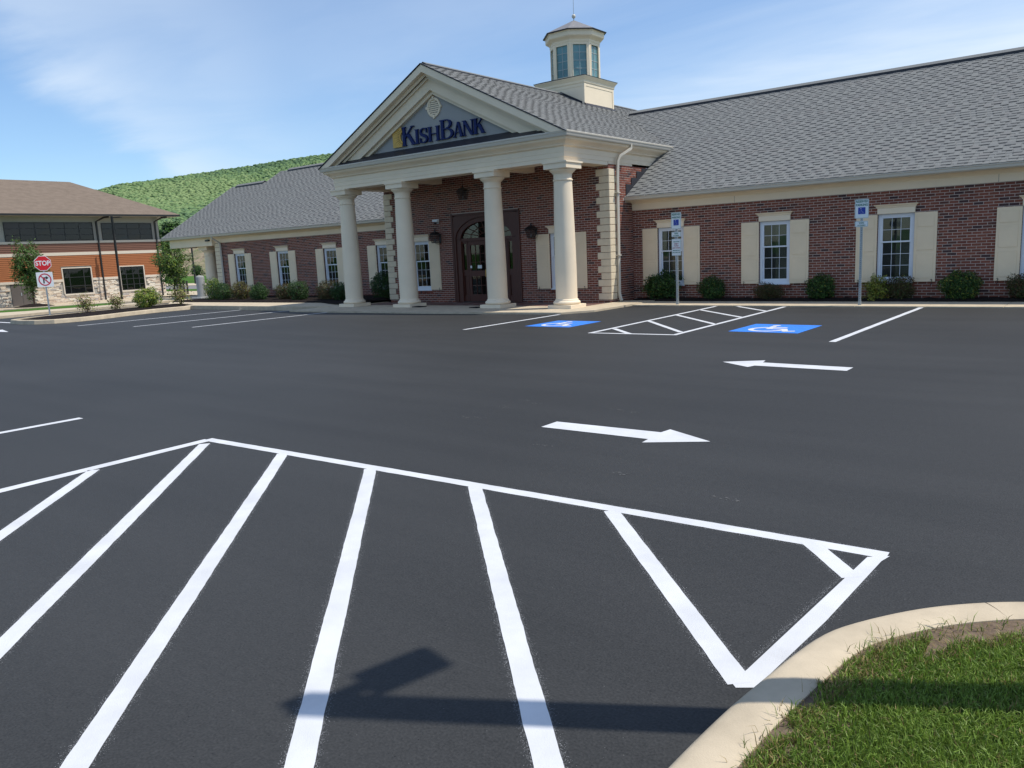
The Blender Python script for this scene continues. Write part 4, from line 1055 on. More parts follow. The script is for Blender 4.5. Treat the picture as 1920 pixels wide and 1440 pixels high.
oct_ring([(Ro, 8.96), (Ro+.015, 9.0), (Ro+.015, 9.06), (Ro+.06, 9.10), (Ro+.15, 9.15), (Ro+.17, 9.18), (Ro+.17, 9.33), (Ro+.22, 9.36)], cream, 'lantern_cornice')
oct_ring([(1.185, 9.345), (1.195, 9.365), (1.19, 9.38)], flash, 'roof_edge')
o = oct_ring([(1.18, 9.38), (.6, 9.652), (.02, 9.92)], lead, 'lantern_roof')
mb = MB(); mb.tube([(0, 0, 9.9), (0, 0, 10.02)], .018, 8); mb.tube([(0, 0, 10.02), (0, 0, 11.9)], [.010, .006], 8); mb.build('finial_rod', galv, cup)
mb = MB(); mb.lathe([(.001, -.075), (.035, -.066), (.06, -.045), (.075, 0), (.06, .045), (.035, .066), (.001, .075)], (0, 0, 10.06), 16, caps=False); mb.build('finial_ball', gutter_m, cup, auto=80)

# ------------------------------------------------------------------ the sign in the pediment
sgn = thing('pediment_sign', 'raised navy KISH BANK letters with gold sunburst square in the pediment', 'sign', (0, 18.14, 0))
def letter(ch, x, z, w, h, cond=1.0):
    """serif capital built of strokes; x,z lower left; w,h size"""
    m = MB(); st = h*.175*cond; th = h*.055; sf = h*.05; lay = [0]
    def poly(p):
        lay[0] += 1; e = .0004*lay[0]; m.prism([(x+a*w, z+b*h) for a, b in p], -.075-e, -.02, 'y')
    def q(x0, x1, z0, z1): poly([(x0, z0), (x1, z0), (x1, z1), (x0, z1)])
    s = st/w; f = sf/h; t = th/h; g = s*.42
    def serif(x0, x1, top): q(x0-g, x1+g, (1-f) if top else 0, 1 if top else f)
    def curve(cx, cz, rx, rz, a0, a1, wx, wz=None, n=10):
        wz = wz or th/h
        o = []; i_ = []
        for k in range(n+1):
            a = R(a0+(a1-a0)*k/n); o.append((cx+rx*math.cos(a), cz+rz*math.sin(a))); i_.append((cx+(rx-wx)*math.cos(a), cz+(rz-wz)*math.sin(a)))
        for k in range(n): poly([o[k], o[k+1], i_[k+1], i_[k]])
    if ch == 'I': q(.5-s/2, .5+s/2, 0, 1); serif(.5-s/2, .5+s/2, 0); serif(.5-s/2, .5+s/2, 1)
    if ch == 'H':
        for c in (.08, .92-s): q(c, c+s, 0, 1); serif(c, c+s, 0); serif(c, c+s, 1)
        q(.08+s, .92-s, .48, .48+t)
    if ch == 'K':
        q(.08, .08+s, 0, 1); serif(.08, .08+s, 0); serif(.08, .08+s, 1)
        poly([(.08+s, .40), (.08+s, .50), (.86-.05, 1), (.86+.02, 1)]); poly([(.08+s+.14, .54), (.08+s+.14+s*1.05, .62), (1.0, .03), (1.0-s*1.25, .03)]); q(.74-g*.3, .96, 1-f, 1); q(.72, 1.06, 0, f)
    if ch == 'N':
        q(.08, .08+t*1.3, 0, 1); q(.92-t*1.3, .92, 0, 1); poly([(.0, 1), (s*1.25, 1), (.92, 0), (.92-s*.9, 0)]); q(-.04, .08+s*.6, 1-f, 1); q(-.06, .24, 0, f); q(.74, 1.06, 1-f, 1)
    if ch == 'A':
        poly([(.05, 0), (.05+t*1.4, 0), (.53, 1), (.44, 1)]); poly([(.44, 1), (.60, 1), (.98, 0), (.98-s*1.25, 0)]); q(.24, .74, .30, .30+t); q(-.05, .24, 0, f); q(.64, 1.07, 0, f)
    if ch == 'B':
        q(.08, .08+s, 0, 1); q(-.02, .3, 1-f, 1); q(-.02, .3, 0, f)
        q(.08+s, .50, 1-t, 1); q(.08+s, .52, .50, .50+t); q(.08+s, .52, 0, t)
        curve(.48, .75+t/4, .38, .25-t/4+.0, -90, 90, s*.95); curve(.50, .27, .47, .27, -90, 90, s*.98)
    if ch == 'S':
        pts = [(.86, .74), (.80, .90), (.55, .985), (.28, .93), (.13, .76), (.22, .60), (.50, .50), (.78, .40), (.88, .24), (.74, .07), (.46, .012), (.20, .08), (.10, .26)]
        wd = [.03, .05, .055, .11, .17, .20, .21, .20, .17, .11, .055, .05, .03]
        P = [Vector(p) for p in pts]; P2 = []; W2 = []
        for i in range(len(P)-1):
            for k in range(3):
                p0 = P[max(i-1, 0)]; p1 = P[i]; p2 = P[i+1]; p3 = P[min(i+2, len(P)-1)]; tt = k/3
                P2.append(.5*((2*p1)+(p2-p0)*tt+(2*p0-5*p1+4*p2-p3)*tt*tt+(3*p1-p0-3*p2+p3)*tt**3)); W2.append(wd[i]+(wd[i+1]-wd[i])*tt)
        P2.append(P[-1]); W2.append(wd[-1])
        L_ = []; R__ = []
        for i, p in enumerate(P2):
            d = (P2[min(i+1, len(P2)-1)]-P2[max(i-1, 0)]).normalized(); n = Vector((-d.y, d.x)); L_.append(p+n*W2[i]*.5); R__.append(p-n*W2[i]*.5)
        for i in range(len(P2)-1): poly([tuple(L_[i]), tuple(L_[i+1]), tuple(R__[i+1]), tuple(R__[i])])
        q(.82, .90, .66, .99); q(.06, .14, .02, .34)
    o = m.build('sign_letter', navy, sgn); return o
zb = 5.055
for ch, x, w, h in (('K', -18.27, .56, .56), ('I', -17.72, .20, .43), ('S', -17.50, .34, .43), ('H', -17.15, .48, .43), ('B', -16.64, .54, .56), ('A', -16.11, .37, .43), ('N', -15.74, .41, .43), ('K', -15.33, .40, .43)):
    letter(ch, x, zb, w, h, 1.0 if h > .5 else 1.12)
mb = MB(); cx, cz, r0 = -18.18, 5.335, .165
mb.prism([(-18.68, zb-.01), (-18.26, zb-.01), (-18.26, cz-.16)]+[(cx+r0*math.cos(R(a)), cz+r0*math.sin(R(a))) for a in range(-115, -246, -10)]+[(-18.26, cz+.16), (-18.26, zb+.57), (-18.68, zb+.57)], -.06, -.02, 'y'); mb.build('gold_square', gold, sgn)
mb = MB()
for k in range(15):
    a = R(100+k*(160/14)); r1 = .20; r2 = .30+.06*(k % 2); d = Vector((math.cos(a), math.sin(a))); n = Vector((-d.y, d.x))*.010
    c1 = Vector((cx, cz))+d*r1; c2 = Vector((cx, cz))+d*r2*1.25
    if c2.x < -18.66: c2 = c1+(c2-c1)*((-18.66-c1.x)/(c2.x-c1.x))
    if abs(c2.y-cz) > .26: c2 = c1+(c2-c1)*((.26-abs(c1.y-cz))/(abs(c2.y-cz)-abs(c1.y-cz)))
    mb.prism([tuple(c1+n), tuple(c1-n), tuple(c2)], -.0625, -.059, 'y')
mb.build('sunburst_rays', mat('ray_brown', (.13, .07, .02), .6, .3), sgn)

# ------------------------------------------------------------------ lanterns, camera, mats
def lantern(loc, label, s=1.0, hang=False, wall=0):
    t = thing('lantern', label, 'lantern', loc, 0, 'black coach lanterns at the entrance')
    m = MB(); W, w, H = .19*s, .125*s, .36*s
    for i in range(4):
        a = R(45+90*i); ca, sa = math.cos(a)*1.414, math.sin(a)*1.414; m.tube([(ca*w, sa*w, 0), (ca*W, sa*W, H)], .010*s, 6)
        b = R(90*i); cb, sb = math.cos(b), math.sin(b); m.tube([(cb*w, sb*w, 0), (cb*W, sb*W, H)], .006*s, 6)
    m.lathe([(w*1.45, -.02*s), (w*1.5, 0), (w*1.42, .012*s)], n=4, rot=R(45)); m.lathe([(W*1.48, H-.012*s), (W*1.58, H), (W*1.5, H+.012*s)], n=4, rot=R(45))
    m.build('lantern_frame', black, t)
    m = MB(); m.lathe([(W*1.50, H+.012*s), (W*.95, H+.085*s), (W*.5, H+.13*s), (.04*s, H+.155*s), (.03*s, H+.19*s), (.045*s, H+.205*s), (.02*s, H+.23*s), (.01*s, H+.26*s)], n=4, rot=R(45)); m.build('lantern_roof', black, t)
    m = MB()
    for i in range(4):
        T_ = Matrix.Rotation(R(90*i), 4, 'Z')
        m.add([tuple(T_ @ Vector(p)) for p in ((w*.98, -w*.97, .005), (w*.98, w*.97, .005), (W*.98, W*.97, H-.01), (W*.98, -W*.97, H-.01))], [(0, 1, 2, 3)])
    m.build('lantern_glass', lamp_glass, t)
    m = MB()
    for i in range(3): a = R(120*i); m.tube([(.03*s*math.cos(a), .03*s*math.sin(a), 0), (.03*s*math.cos(a), .03*s*math.sin(a), .15*s)], .010*s, 8)
    m.build('candle_tubes', concrete_grey, t)
    if hang:
        m = MB(); 
        for k in range(6): m.tube([(0, 0, H+.25*s+k*.03), (.008*(-1)**k, 0, H+.265*s+k*.03), (0, 0, H+.28*s+k*.03)], .006, 5)
        m.tube([(0, 0, H+.25*s), (0, 0, 4.30-loc[2])], .007, 6); m.lathe([(.07, 4.27-loc[2]), (.05, 4.29-loc[2]), (.05, 4.30-loc[2])], n=16); m.build('hanging_chain', black, t)
    if wall:
        m = MB(); m.tube([(0, wall, -.02*s), (0, wall*.6, -.09*s), (0, .0, -.06*s), (0, 0, -.015*s)], .010*s, 6); m.tube([(0, wall, .30*s), (0, wall*.7, .44*s), (0, wall*.25, .60*s), (0, 0, .60*s)], .010*s, 6); m.box(-.05*s, .05*s, wall-.012, wall, -.06*s, .34*s)
        for sx in (-1, 1): m.tube([(sx*.10*s, wall*.85, .10*s), (sx*.16*s, wall*.6, .05*s), (sx*.13*s, wall*.5, -.04*s), (sx*.05*s, wall*.7, -.05*s)], .006*s, 6)
        m.build('wall_bracket', black, t)
    return t
lantern((-16.86, 19.2, 3.36), 'black lantern hanging from the portico ceiling above the door', .72, hang=True)
lantern((-18.87, 19.94, 2.09), 'black wall lantern to the left of the entrance, under the security camera', .72, wall=.255)
lantern((-14.79, 19.94, 2.07), 'black wall lantern to the right of the entrance', .72, wall=.255)
sc = thing('security_camera', 'small white security camera on the bricks above the left wall lantern', 'camera', (-18.95, YD-.01, 2.78))
m = MB(); m.box(-.05, .05, -.02, 0, -.06, .10); m.tube([(0, -.02, .0), (0, -.09, .0), (0, -.11, .03)], .018, 8); m.build('camera_mount', white_sign, sc)
m = MB(); m.box(-.10, .14, -.17, -.06, .0, .085); m.build('camera_body', white_sign, sc, bevel=.012); m = MB(); m.lathe([(.001, 0), (.034, 0), (.034, .02), (.001, .022)], n=16); o = m.build('camera_lens', black, sc); o.location = (-.10, -.115, .042); o.rotation_euler = (0, R(-90), 0)
m = MB(); m.lathe([(.001, -.06), (.03, -.055), (.05, -.03), (.055, 0)], (-.02, -.10, -.02), 16); m.build('camera_dome', black, sc)
for x, y, l, lab in ((-18.02, 18.10, .46, 'flat black rubber ramp at the foot of the second column from left'), (-15.50, 18.0, .36, 'flat black rubber ramp at the foot of the third column from left')):
    m = MB(); m.prism([(x-l/2, y-.15), (x+l/2-.03, y-.17), (x+l/2, y+.12), (x-l/2+.04, y+.16)], .042, .072); tag(m.build('rubber_mat', blackrub, None, bevel=.008), lab, 'mat')

# ------------------------------------------------------------------ parking signs
def rounded(w, h, r, n=4):
    p = []
    for cx_, cz_, a0 in ((w/2-r, h/2-r, 0), (-w/2+r, h/2-r, 90), (-w/2+r, -h/2+r, 180), (w/2-r, -h/2+r, 270)):
        for k in range(n+1): a = R(a0+90*k/n); p.append((cx_+r*math.cos(a), cz_+r*math.sin(a)))
    return p
def plate(parent, zc, w, h, y, name='sign_plate', border=green_ink, face=white_sign):
    m = MB(); m.prism(rounded(w, h, .022), 0, .003, 'y'); p = m.build(name, face, parent)
    a = rounded(w-.012, h-.012, .018); b = rounded(w-.022, h-.022, .014); m = MB()
    m.add([(x, -.0012, z) for x, z in a]+[(x, -.0012, z) for x, z in b], [(i, (i+1) % len(a), (i+1) % len(a)+len(a), i+len(a)) for i in range(len(a))]); m.build('sign_border', border, p, recalc=False)
    p.location = (0, y, zc); return p
def put_text(p, s, size, z, y, m, bold=0.0, sx=1.0, name='sign_lettering'):
    me = text_mesh(s, size, .0004, bold, 'CENTER', sx); me.materials.clear(); me.materials.append(m)
    o = link(name, me, p); o.rotation_euler = (R(90), 0, 0); o.location = (0, y, z); return o
def post(t, H, w=.055):
    """perforated square tube"""
    m = MB(); m.box(-w/2, w/2, -w/2, w/2, -.1, H); p = m.build('signpost', galv, t, bevel=.004); m = MB(); z = .05
    while z < H-.02:
        for s in (-1, 1):
            m.prism([(.0075*math.cos(R(a)), z+.0075*math.sin(R(a))) for a in range(0, 360, 60)], s*(w/2+.0005), s*(w/2+.001), 'y')
            m.prism([(.0075*math.cos(R(a)), z+.0075*math.sin(R(a))) for a in range(0, 360, 60)], s*(w/2+.0005), s*(w/2+.001), 'x')
        z += .05
    m.build('post_holes', black, p, 'stuff'); m = MB(); m.box(-w/2-.006, w/2+.006, -w/2-.006, w/2+.006, -.05, .09); m.build('post_sleeve', galv, p)
def reserved(t, zc):
    p = plate(t, zc, .305, .44, -.034); put_text(p, 'RESERVED', .074, .165, -.0022, green_ink, .0022, .78); put_text(p, 'PARKING', .074, .085, -.0022, green_ink, .0022, .84)
    m = MB(); m.prism(rounded(.16, .155, .012), -.0016, -.001, 'y'); q = m.build('access_panel', blue_paint, p); q.location = (0, 0, -.045)
    m = MB(); wheelchair(m, lambda x, y, z: (x-.078, -.0024-z*.2, y-.078), .15, 0, .011); m.build('access_symbol', white_sign, q, recalc=False); m = None
def van(t, zc):
    p = plate(t, zc, .29, .135, -.034); put_text(p, 'VAN', .055, .022, -.0022, green_ink, .0018, 1.0); put_text(p, 'ACCESSIBLE', .036, -.032, -.0022, green_ink, .001, .92)
s1 = thing('parking_sign', 'reserved parking sign with two plates, in front of the right-hand shuttered windows', 'sign', (-5.13, 19.95, .028), R(3), 'reserved parking signs on posts')
post(s1, 2.45); reserved(s1, 2.245); van(s1, 1.895)
s2 = thing('parking_sign', 'reserved parking sign with three plates, in front of the first window right of the portico', 'sign', (-9.84, 19.88, .028), R(-4), 'reserved parking signs on posts')
post(s2, 2.47); reserved(s2, 2.25); van(s2, 1.89)
p = plate(s2, 1.545, .285, .45, -.034)
red_t = mat('sign_red_text', (.35, .03, .05), .5, .3)
for i, (tx, c) in enumerate((('VIOLATORS', green_ink), ('SUBJECT', red_t), ('TO FINE', red_t), ('AND TOWING', red_t), ('MIN FINE $50', green_ink), ('MAX FINE $200', green_ink))): put_text(p, tx, .038, .145-i*.055-(.012 if i > 3 else 0), -.0022, c, .0012, .92)

# ------------------------------------------------------------------ stop sign on the island
st_ = thing('stop_sign', 'red octagonal STOP sign with a white no right turn plate on a steel post', 'sign', (-31.7, 12.5, .1), R(66), None)
m = MB(); m.box(-.028, .028, -.012, .028, -.2, 2.16); m.build('signpost', galv, st_)
def octp(r): return [(r*math.cos(R(22.5+45*i)), r*math.sin(R(22.5+45*i))) for i in range(8)]
m = MB(); m.prism(octp(.405), -.022, -.018, 'y'); op = m.build('stop_plate', white_sign, st_); op.location = (0, 0, 1.93); op.scale = (.72, .9, .72)
m = MB(); m.prism(octp(.378), -.024, -.0222, 'y'); m.build('stop_face', red_ink, op)
put_text(op, 'STOP', .335, -.005, -.026, white_sign, .009, .80)
m = MB(); m.prism(rounded(.70, .66, .03), -.022, -.018, 'y'); np_ = m.build('turn_plate', white_sign, st_); np_.location = (0, 0, 1.335); np_.scale = (.76, .9, .82)
rr = mat('sign_crimson', (.50, .02, .05), .4, .4)
m = MB(); n = 36
m.add([(.275*math.cos(R(10*i)), -.0252, .275*math.sin(R(10*i))) for i in range(n)]+[(.225*math.cos(R(10*i)), -.0252, .225*math.sin(R(10*i))) for i in range(n)], [(i, (i+1) % n, (i+1) % n+n, i+n) for i in range(n)])
d = .018; m.add([(-.17-d, -.0256, .17-d), (-.17+d, -.0256, .17+d), (.17+d, -.0256, -.17+d), (.17-d, -.0256, -.17-d)], [(0, 1, 2, 3)]); m.build('prohibition_ring', rr, np_, recalc=False)
m = MB(); m.add([(x, -.0240, z) for x, z in ((-.085, -.17), (-.025, -.17), (-.025, .045), (.05, .045), (.05, -.01), (.165, .075), (.05, .16), (.05, .105), (-.085, .105))], [tuple(range(9))]); m.build('turn_arrow', black, np_, recalc=False)

# ------------------------------------------------------------------ foliage
def foliage(name, rad, n, leaf, mats, weights, parent, center=(0, 0, 0), seed=0, shell=.55, lump=.35, flat=0.0, holes=-.18, cut=None):
    """leaf-sized faces through an uneven ellipsoid volume"""
    r = np.random.default_rng(seed); V = []; F = []; MI = []; off = Vector((seed*1.7, seed*.9, 0)); k = 0; tries = 0
    while k < n and tries < n*12:
        tries += 1
        d = r.normal(size=3); d /= np.linalg.norm(d)
        rr_ = shell+(1-shell)*r.random()**.6 if r.random() < .8 else r.random()**.4
        sc = 1+lump*mn.noise(Vector((d[0]*1.9, d[1]*1.9, d[2]*1.9))+off)*1.6+lump*.5*mn.noise(Vector((d[0]*4.5, d[1]*4.5, d[2]*4.5))+off)
        p = np.array([d[0]*rad[0], d[1]*rad[1], d[2]*rad[2]])*rr_*sc+np.array(center)
        if mn.noise(Vector((p[0]*3.2/max(rad), p[1]*3.2/max(rad), p[2]*3.2/max(rad)))+off*2) < holes and rr_ > .5: continue
        if cut is not None and p[2] < cut: continue
        nrm = d*.6+r.normal(size=3)*.55+np.array([0, 0, .35]); nrm /= np.linalg.norm(nrm)
        t = np.cross(nrm, r.normal(size=3)); t /= np.linalg.norm(t)+1e-9; b = np.cross(nrm, t); L = leaf*(.7+.7*r.random()); w = L*.42
        fold = nrm*L*.10
        o = len(V); V += [tuple(p-t*L*.5), tuple(p+b*w*.5-fold), tuple(p+t*L*.5), tuple(p-b*w*.5-fold)]; F.append((o, o+1, o+2, o+3)); MI.append(int(r.choice(len(mats), p=weights))); k += 1
    me = bpy.data.meshes.new(name); me.from_pydata(V, [], F)
    for q in mats: me.materials.append(q)
    me.polygons.foreach_set('material_index', MI); return link(name, me, parent)
def stems(parent, rx, h, n, seed, th=.008, m=None):
    rd = random.Random(seed); mb = MB()
    for i in range(n):
        a = rd.uniform(0, 6.28); rr_ = rd.uniform(.3, .95); x, y = math.cos(a)*rx*rr_, math.sin(a)*rx*rr_
        mb.tube([(x*.1, y*.1, -.03), (x*.45, y*.45, h*.45), (x*.9, y*.9, h*rd.uniform(.8, 1.05))], [th, th*.8, th*.35], 5)
        for k in range(2): 
            b = rd.uniform(0, 6.28); mb.tube([(x*.45, y*.45, h*.45), (x*.45+math.cos(b)*rx*.4, y*.45+math.sin(b)*rx*.4, h*.85)], [th*.6, th*.25], 4)
    mb.build('stems', m or bark, parent)
def shrub(x, y, z, rx, ry, h, label, mats, w, n=2600, leaf=.05, seed=1, group='shrubs along the bank wall', shell=.5, lump=.22, name='shrub'):
    rx *= .92; ry *= .92; h *= .95
    t = thing(name, label, 'shrub', (x, y, z), 0, group)
    dense = group.startswith('shrubs along'); foliage('leaves', (rx, ry, h*.56), int(n*(1.7 if dense else 1)), leaf, mats, w, t, (0, 0, h*.5), seed, shell, lump, holes=-.5 if dense else -.18, cut=.0); stems(t, rx*.8, h*.8, 9, seed); return t
D3 = ([lf_dark, lf_mid, lf_yel], (.72, .25, .03))
shrub(-11.02, 21.22, .06, .56, .34, .80, 'tallest dark green shrub in front of the first window right of the portico', *D3, n=3200, leaf=.062, seed=3, lump=.45)
shrub(-9.42, 21.2, .06, .42, .33, .63, 'round dark green shrub right of the three-plate parking sign', *D3, seed=5)
shrub(-7.80, 21.2, .06, .48, .3, .46, 'low brownish shrub under the second window right of the portico', [lf_rust, lf_olive, lf_dark], (.5, .35, .15), n=2200, leaf=.04, seed=7, shell=.3)
shrub(-6.42, 21.2, .06, .42, .33, .66, 'round dark green shrub left of the two-plate parking sign', [lf_dark, lf_mid, lf_yel], (.66, .30, .04), seed=9)
shrub(-5.05, 21.15, .06, .34, .3, .60, 'yellow-green shrub right beside the two-plate parking sign post', [lf_yel, lf_lime, lf_olive, lf_mid], (.35, .3, .2, .15), n=2000, leaf=.045, seed=11, shell=.35, lump=.5)
shrub(-4.55, 21.25, .06, .42, .3, .62, 'brownish shrub under the third window, right of the yellow one', [lf_rust, lf_olive, lf_dark, lf_lime], (.4, .35, .2, .05), n=2300, leaf=.04, seed=12, shell=.35)
shrub(-3.22, 21.2, .06, .48, .34, .68, 'dark shrub with yellow tips between the two rightmost shutter pairs', [lf_dark, lf_mid, lf_yel, lf_lime], (.62, .26, .05, .07), n=3000, seed=13)
shrub(-1.95, 21.2, .06, .42, .3, .62, 'brown-green shrub cut by the right edge of the photo', [lf_rust, lf_olive, lf_dark], (.4, .3, .3), n=2200, leaf=.042, seed=15)
for x, r_, h, lab, ms, w, sd in ((-32.05, .50, .98, 'bright green shrub at the far left end of the bank bed beside the bollard', [lf_mid, lf_lime, lf_dark], (.5, .32, .18), 21), (-30.95, .60, .78, 'dark green shrub behind the bright green one at the left end', [lf_dark, lf_mid], (.85, .15), 22),
                        (-29.9, .55, .80, 'rust and yellow shrub under the leftmost bank window', [lf_rust, lf_yel, lf_olive, lf_dark], (.42, .15, .3, .13), 23), (-28.25, .48, .72, 'dark round shrub between the first and second windows from left', [lf_dark, lf_mid], (.85, .15), 24),
                        (-26.85, .52, .68, 'sparse brown shrub below the left shutter of the second window from left', [lf_rust, lf_olive, lf_dark], (.5, .3, .2), 25), (-25.65, .52, .78, 'dark green shrub right of the second window from left', [lf_dark, lf_mid], (.85, .15), 26),
                        (-24.2, .60, .74, 'brownish shrub just left of the leftmost column', [lf_rust, lf_olive, lf_dark], (.45, .33, .22), 27), (-23.1, .45, .66, 'dark shrub half hidden by the leftmost column', [lf_dark, lf_mid], (.85, .15), 28)):
    shrub(x, 19.2+ (0.25 if sd % 2 else 0), .16, r_, .42, h, lab, ms, w, n=1900, leaf=.055, seed=sd)
shrub(-22.05, 20.35, .16, .62, .45, 1.02, 'large dark shrub in shade between the two leftmost columns', [lf_dark, lf_mid], (.9, .1), n=3400, leaf=.055, seed=31)

# ------------------------------------------------------------------ island with the stop sign
isl_out = [(-30.55, 10.72), (-29.6, 10.62), (-28.7, 10.78), (-28.15, 11.2), (-28.0, 12.0), (-28.2, 12.8), (-28.75, 14.0), (-29.15, 15.2), (-29.25, 16.7), (-29.3, 17.7), (-31.2, 18.2), (-32.6, 18.2), (-32.4, 16.6), (-32.0, 14.6), (-31.6, 12.8), (-31.2, 11.5)]
def inset(poly, d):
    P = [Vector(p) for p in poly]; n = len(P); o = []
    for i in range(n):
        a = (P[i]-P[i-1]).normalized(); b = (P[(i+1) % n]-P[i]).normalized(); n1 = Vector((-a.y, a.x)); n2 = Vector((-b.y, b.x)); nn = (n1+n2); nn /= max(nn.dot(n1), .4); o.append(tuple(P[i]+nn*d))
    return o
def kerbed(name, poly, w=.16, h=.14):
    a = poly; b = inset(poly, w*.12); c = inset(poly, w); n = len(a); mb = MB()
    mb.v = [(x, y, -.05) for x, y in a]+[(x, y, h-.02) for x, y in inset(poly, .03)]+[(x, y, h) for x, y in inset(poly, .05)]+[(x, y, h) for x, y in c]+[(x, y, 0) for x, y in c]
    for l in range(4):
        for i in range(n): mb.f.append((l*n+i, l*n+(i+1) % n, (l+1)*n+(i+1) % n, (l+1)*n+i))
    mb.m = [0]*len(mb.f); return mb.build(name, concrete, None, 'structure'), c
_, c_in = kerbed('island_kerb', isl_out)
mb = MB(); rings = [c_in, inset(c_in, .25), inset(c_in, .6)]; zs = [.09, .13, .16]
for r_, z in zip(rings, zs): mb.v += [(x, y, z) for x, y in r_]
n = len(c_in)
for l in range(2):
    for i in range(n): mb.f.append((l*n+i, l*n+(i+1) % n, (l+1)*n+(i+1) % n, (l+1)*n+i))
mb.f.append(tuple(2*n+i for i in range(n))); mb.m = [0]*len(mb.f); mb.build('island_mulch', mulch_m, None, 'stuff')
IG = 'shrubs on the stop sign island'
shrub(-30.75, 13.4, .14, .42, .42, .72, 'sparse tan shrub next to the stop sign post', [lf_tan, lf_olive, lf_lime], (.5, .28, .22), n=620, leaf=.07, seed=41, group=IG, shell=.2, lump=.6)
shrub(-30.9, 14.6, .14, .38, .38, .66, 'sparse tan shrub between the stop sign and the yellow-green shrub', [lf_tan, lf_lime, lf_olive], (.45, .3, .25), n=560, leaf=.07, seed=42, group=IG, shell=.2, lump=.6)
shrub(-30.75, 15.75, .14, .60, .56, .80, 'full yellow-green shrub in the middle of the island', [lf_lime, lf_yel, lf_mid], (.5, .18, .32), n=3200, leaf=.075, seed=43, group=IG)
shrub(-30.65, 17.1, .14, .46, .46, .76, 'sparse yellowish shrub at the bank end of the island', [lf_tan, lf_lime, lf_yel, lf_olive], (.35, .3, .15, .2), n=760, leaf=.07, seed=44, group=IG, shell=.2, lump=.6)

# bollard on its concrete footing
bo = thing('bollard', 'round pale grey bollard on a concrete footing at the drive-through corner', 'bollard', (-34.1, 20.1, 0))
m = MB(); m.lathe([(.19, .0), (.19, 1.14), (.18, 1.19), (.12, 1.23), (.001, 1.245)], n=28); m.build('bollard_post', concrete_grey, bo, auto=50); m = MB(); m.box(-.45, .55, -.4, .4, -.05, .26); m.build('footing', concrete_grey, bo, bevel=.02)

# ------------------------------------------------------------------ brown office building, its long wall facing +X
KB = 1.2632
def Q(X, Y, z): return (X*KB, Y*KB, 1.65+(z-1.65)*KB)
off = thing('office_building', 'two storey office with brown hip roof, orange siding and stone base at left', 'building', (0, 0, 0))
XB = -57.0; Y0b, Y1b = 12.0, 30.75; Z0 = -.45
def obox(x0, x1, y0, y1, z0, z1, name, m, parent=off, bev=0, kind=None):
    mb = MB(); a = Q(x0, y0, z0); b = Q(x1, y1, z1); mb.box(min(a[0], b[0]), max(a[0], b[0]), a[1], b[1], a[2], b[2]); return mb.build(name, m, parent, kind, bevel=bev)
obox(XB-12, XB-.02, Y0b+.02, Y1b-.02, -1.2, 5.42, 'wall', grey_stucco)
wins_lo = [(23.63, 25.47, .22, 1.92), (27.5, 29.2, .22, 1.88)]
door_o = (20.36, 21.62, -.4, 1.1)
def rows_boards(z0, z1, n, name, m, x_front):
    H = (z1-z0)/n
    for k in range(n):
        a, b = z0+k*H, z0+(k+1)*H; segs = [(Y0b, Y1b)]
        for y0, y1, c, d in [(w_[0]-.09, w_[1]+.09, w_[2], w_[3]+.05) for w_ in wins_lo]:
            if b > c and a < d-.01:
                ns = []
                for s0, s1 in segs:
                    if y0 > s0 and y1 < s1: ns += [(s0, y0), (y1, s1)]
                    else: ns.append((s0, s1))
                segs = ns
        for s0, s1 in segs:
            mb = MB(); vs = [Q(XB, s0, a), Q(XB, s1, a), Q(XB, s1, b), Q(XB, s0, b)]
            e0, e1 = x_front+.018, x_front-.018
            vs = [(v[0]+(e0 if i < 2 else e1), v[1], v[2]) for i, v in enumerate(vs)]+[(v[0]-.03, v[1], v[2]) for v in vs]
            mb.add(vs, [(0, 1, 2, 3), (0, 4, 5, 1), (3, 2, 6, 7), (0, 3, 7, 4), (1, 5, 6, 2)]); mb.build(name, m, off)
rows_boards(1.22, 2.80, 13, 'siding_board', orange_m, .035)
rows_boards(3.0, 3.60, 5, 'brown_siding_board', brownband, .035)
obox(XB-.1, XB+.05, Y0b, Y1b, 2.80, 3.0, 'trim_band', trim_beige); obox(XB-.1, XB+.05, Y0b, Y1b, 3.60, 3.76, 'trim_band', trim_beige); [obox(XB-.1, XB+.075, a_, b_, 1.06, 1.22, 'stone_cap', trim_beige) for a_, b_ in ((Y0b, 23.56), (25.54, 27.43), (29.27, Y1b))]
# stone veneer
mb = MB(); z = -.5
sh_holes = [(w_[0]-.05, w_[1]+.05, w_[2]-.1, 9) for w_ in wins_lo]+[(door_o[0]-.03, door_o[1]+.03, -1, door_o[3]+.02)]
while z < 1.05:
    h = random.uniform(.045, .095); y = 15.0-random.random()
    while y < Y1b:
        L = random.uniform(.16, .5); y1 = min(y+L, Y1b)
        if not any(y1 > a and y < b and z+h > c and z < d for a, b, c, d in sh_holes):
            v0 = Q(XB, y+.006, z+.005); v1 = Q(XB, y1-.006, min(z+h, 1.055)); e = random.uniform(.02, .075)
            mb.box(v0[0]-.02, v0[0]+e, v0[1], v1[1], v0[2], v1[2], random.choices(range(4), (.36, .36, .18, .10))[0], skip=(0,))
        y = y1
    z += h
mb.build('stone_veneer', STN, off, 'stuff')
obox(XB-.1, XB-.03, Y0b, Y1b, -.8, 1.06, 'veneer_backing', mat('veneer_mortar', (.30, .25, .2), .9, .1))
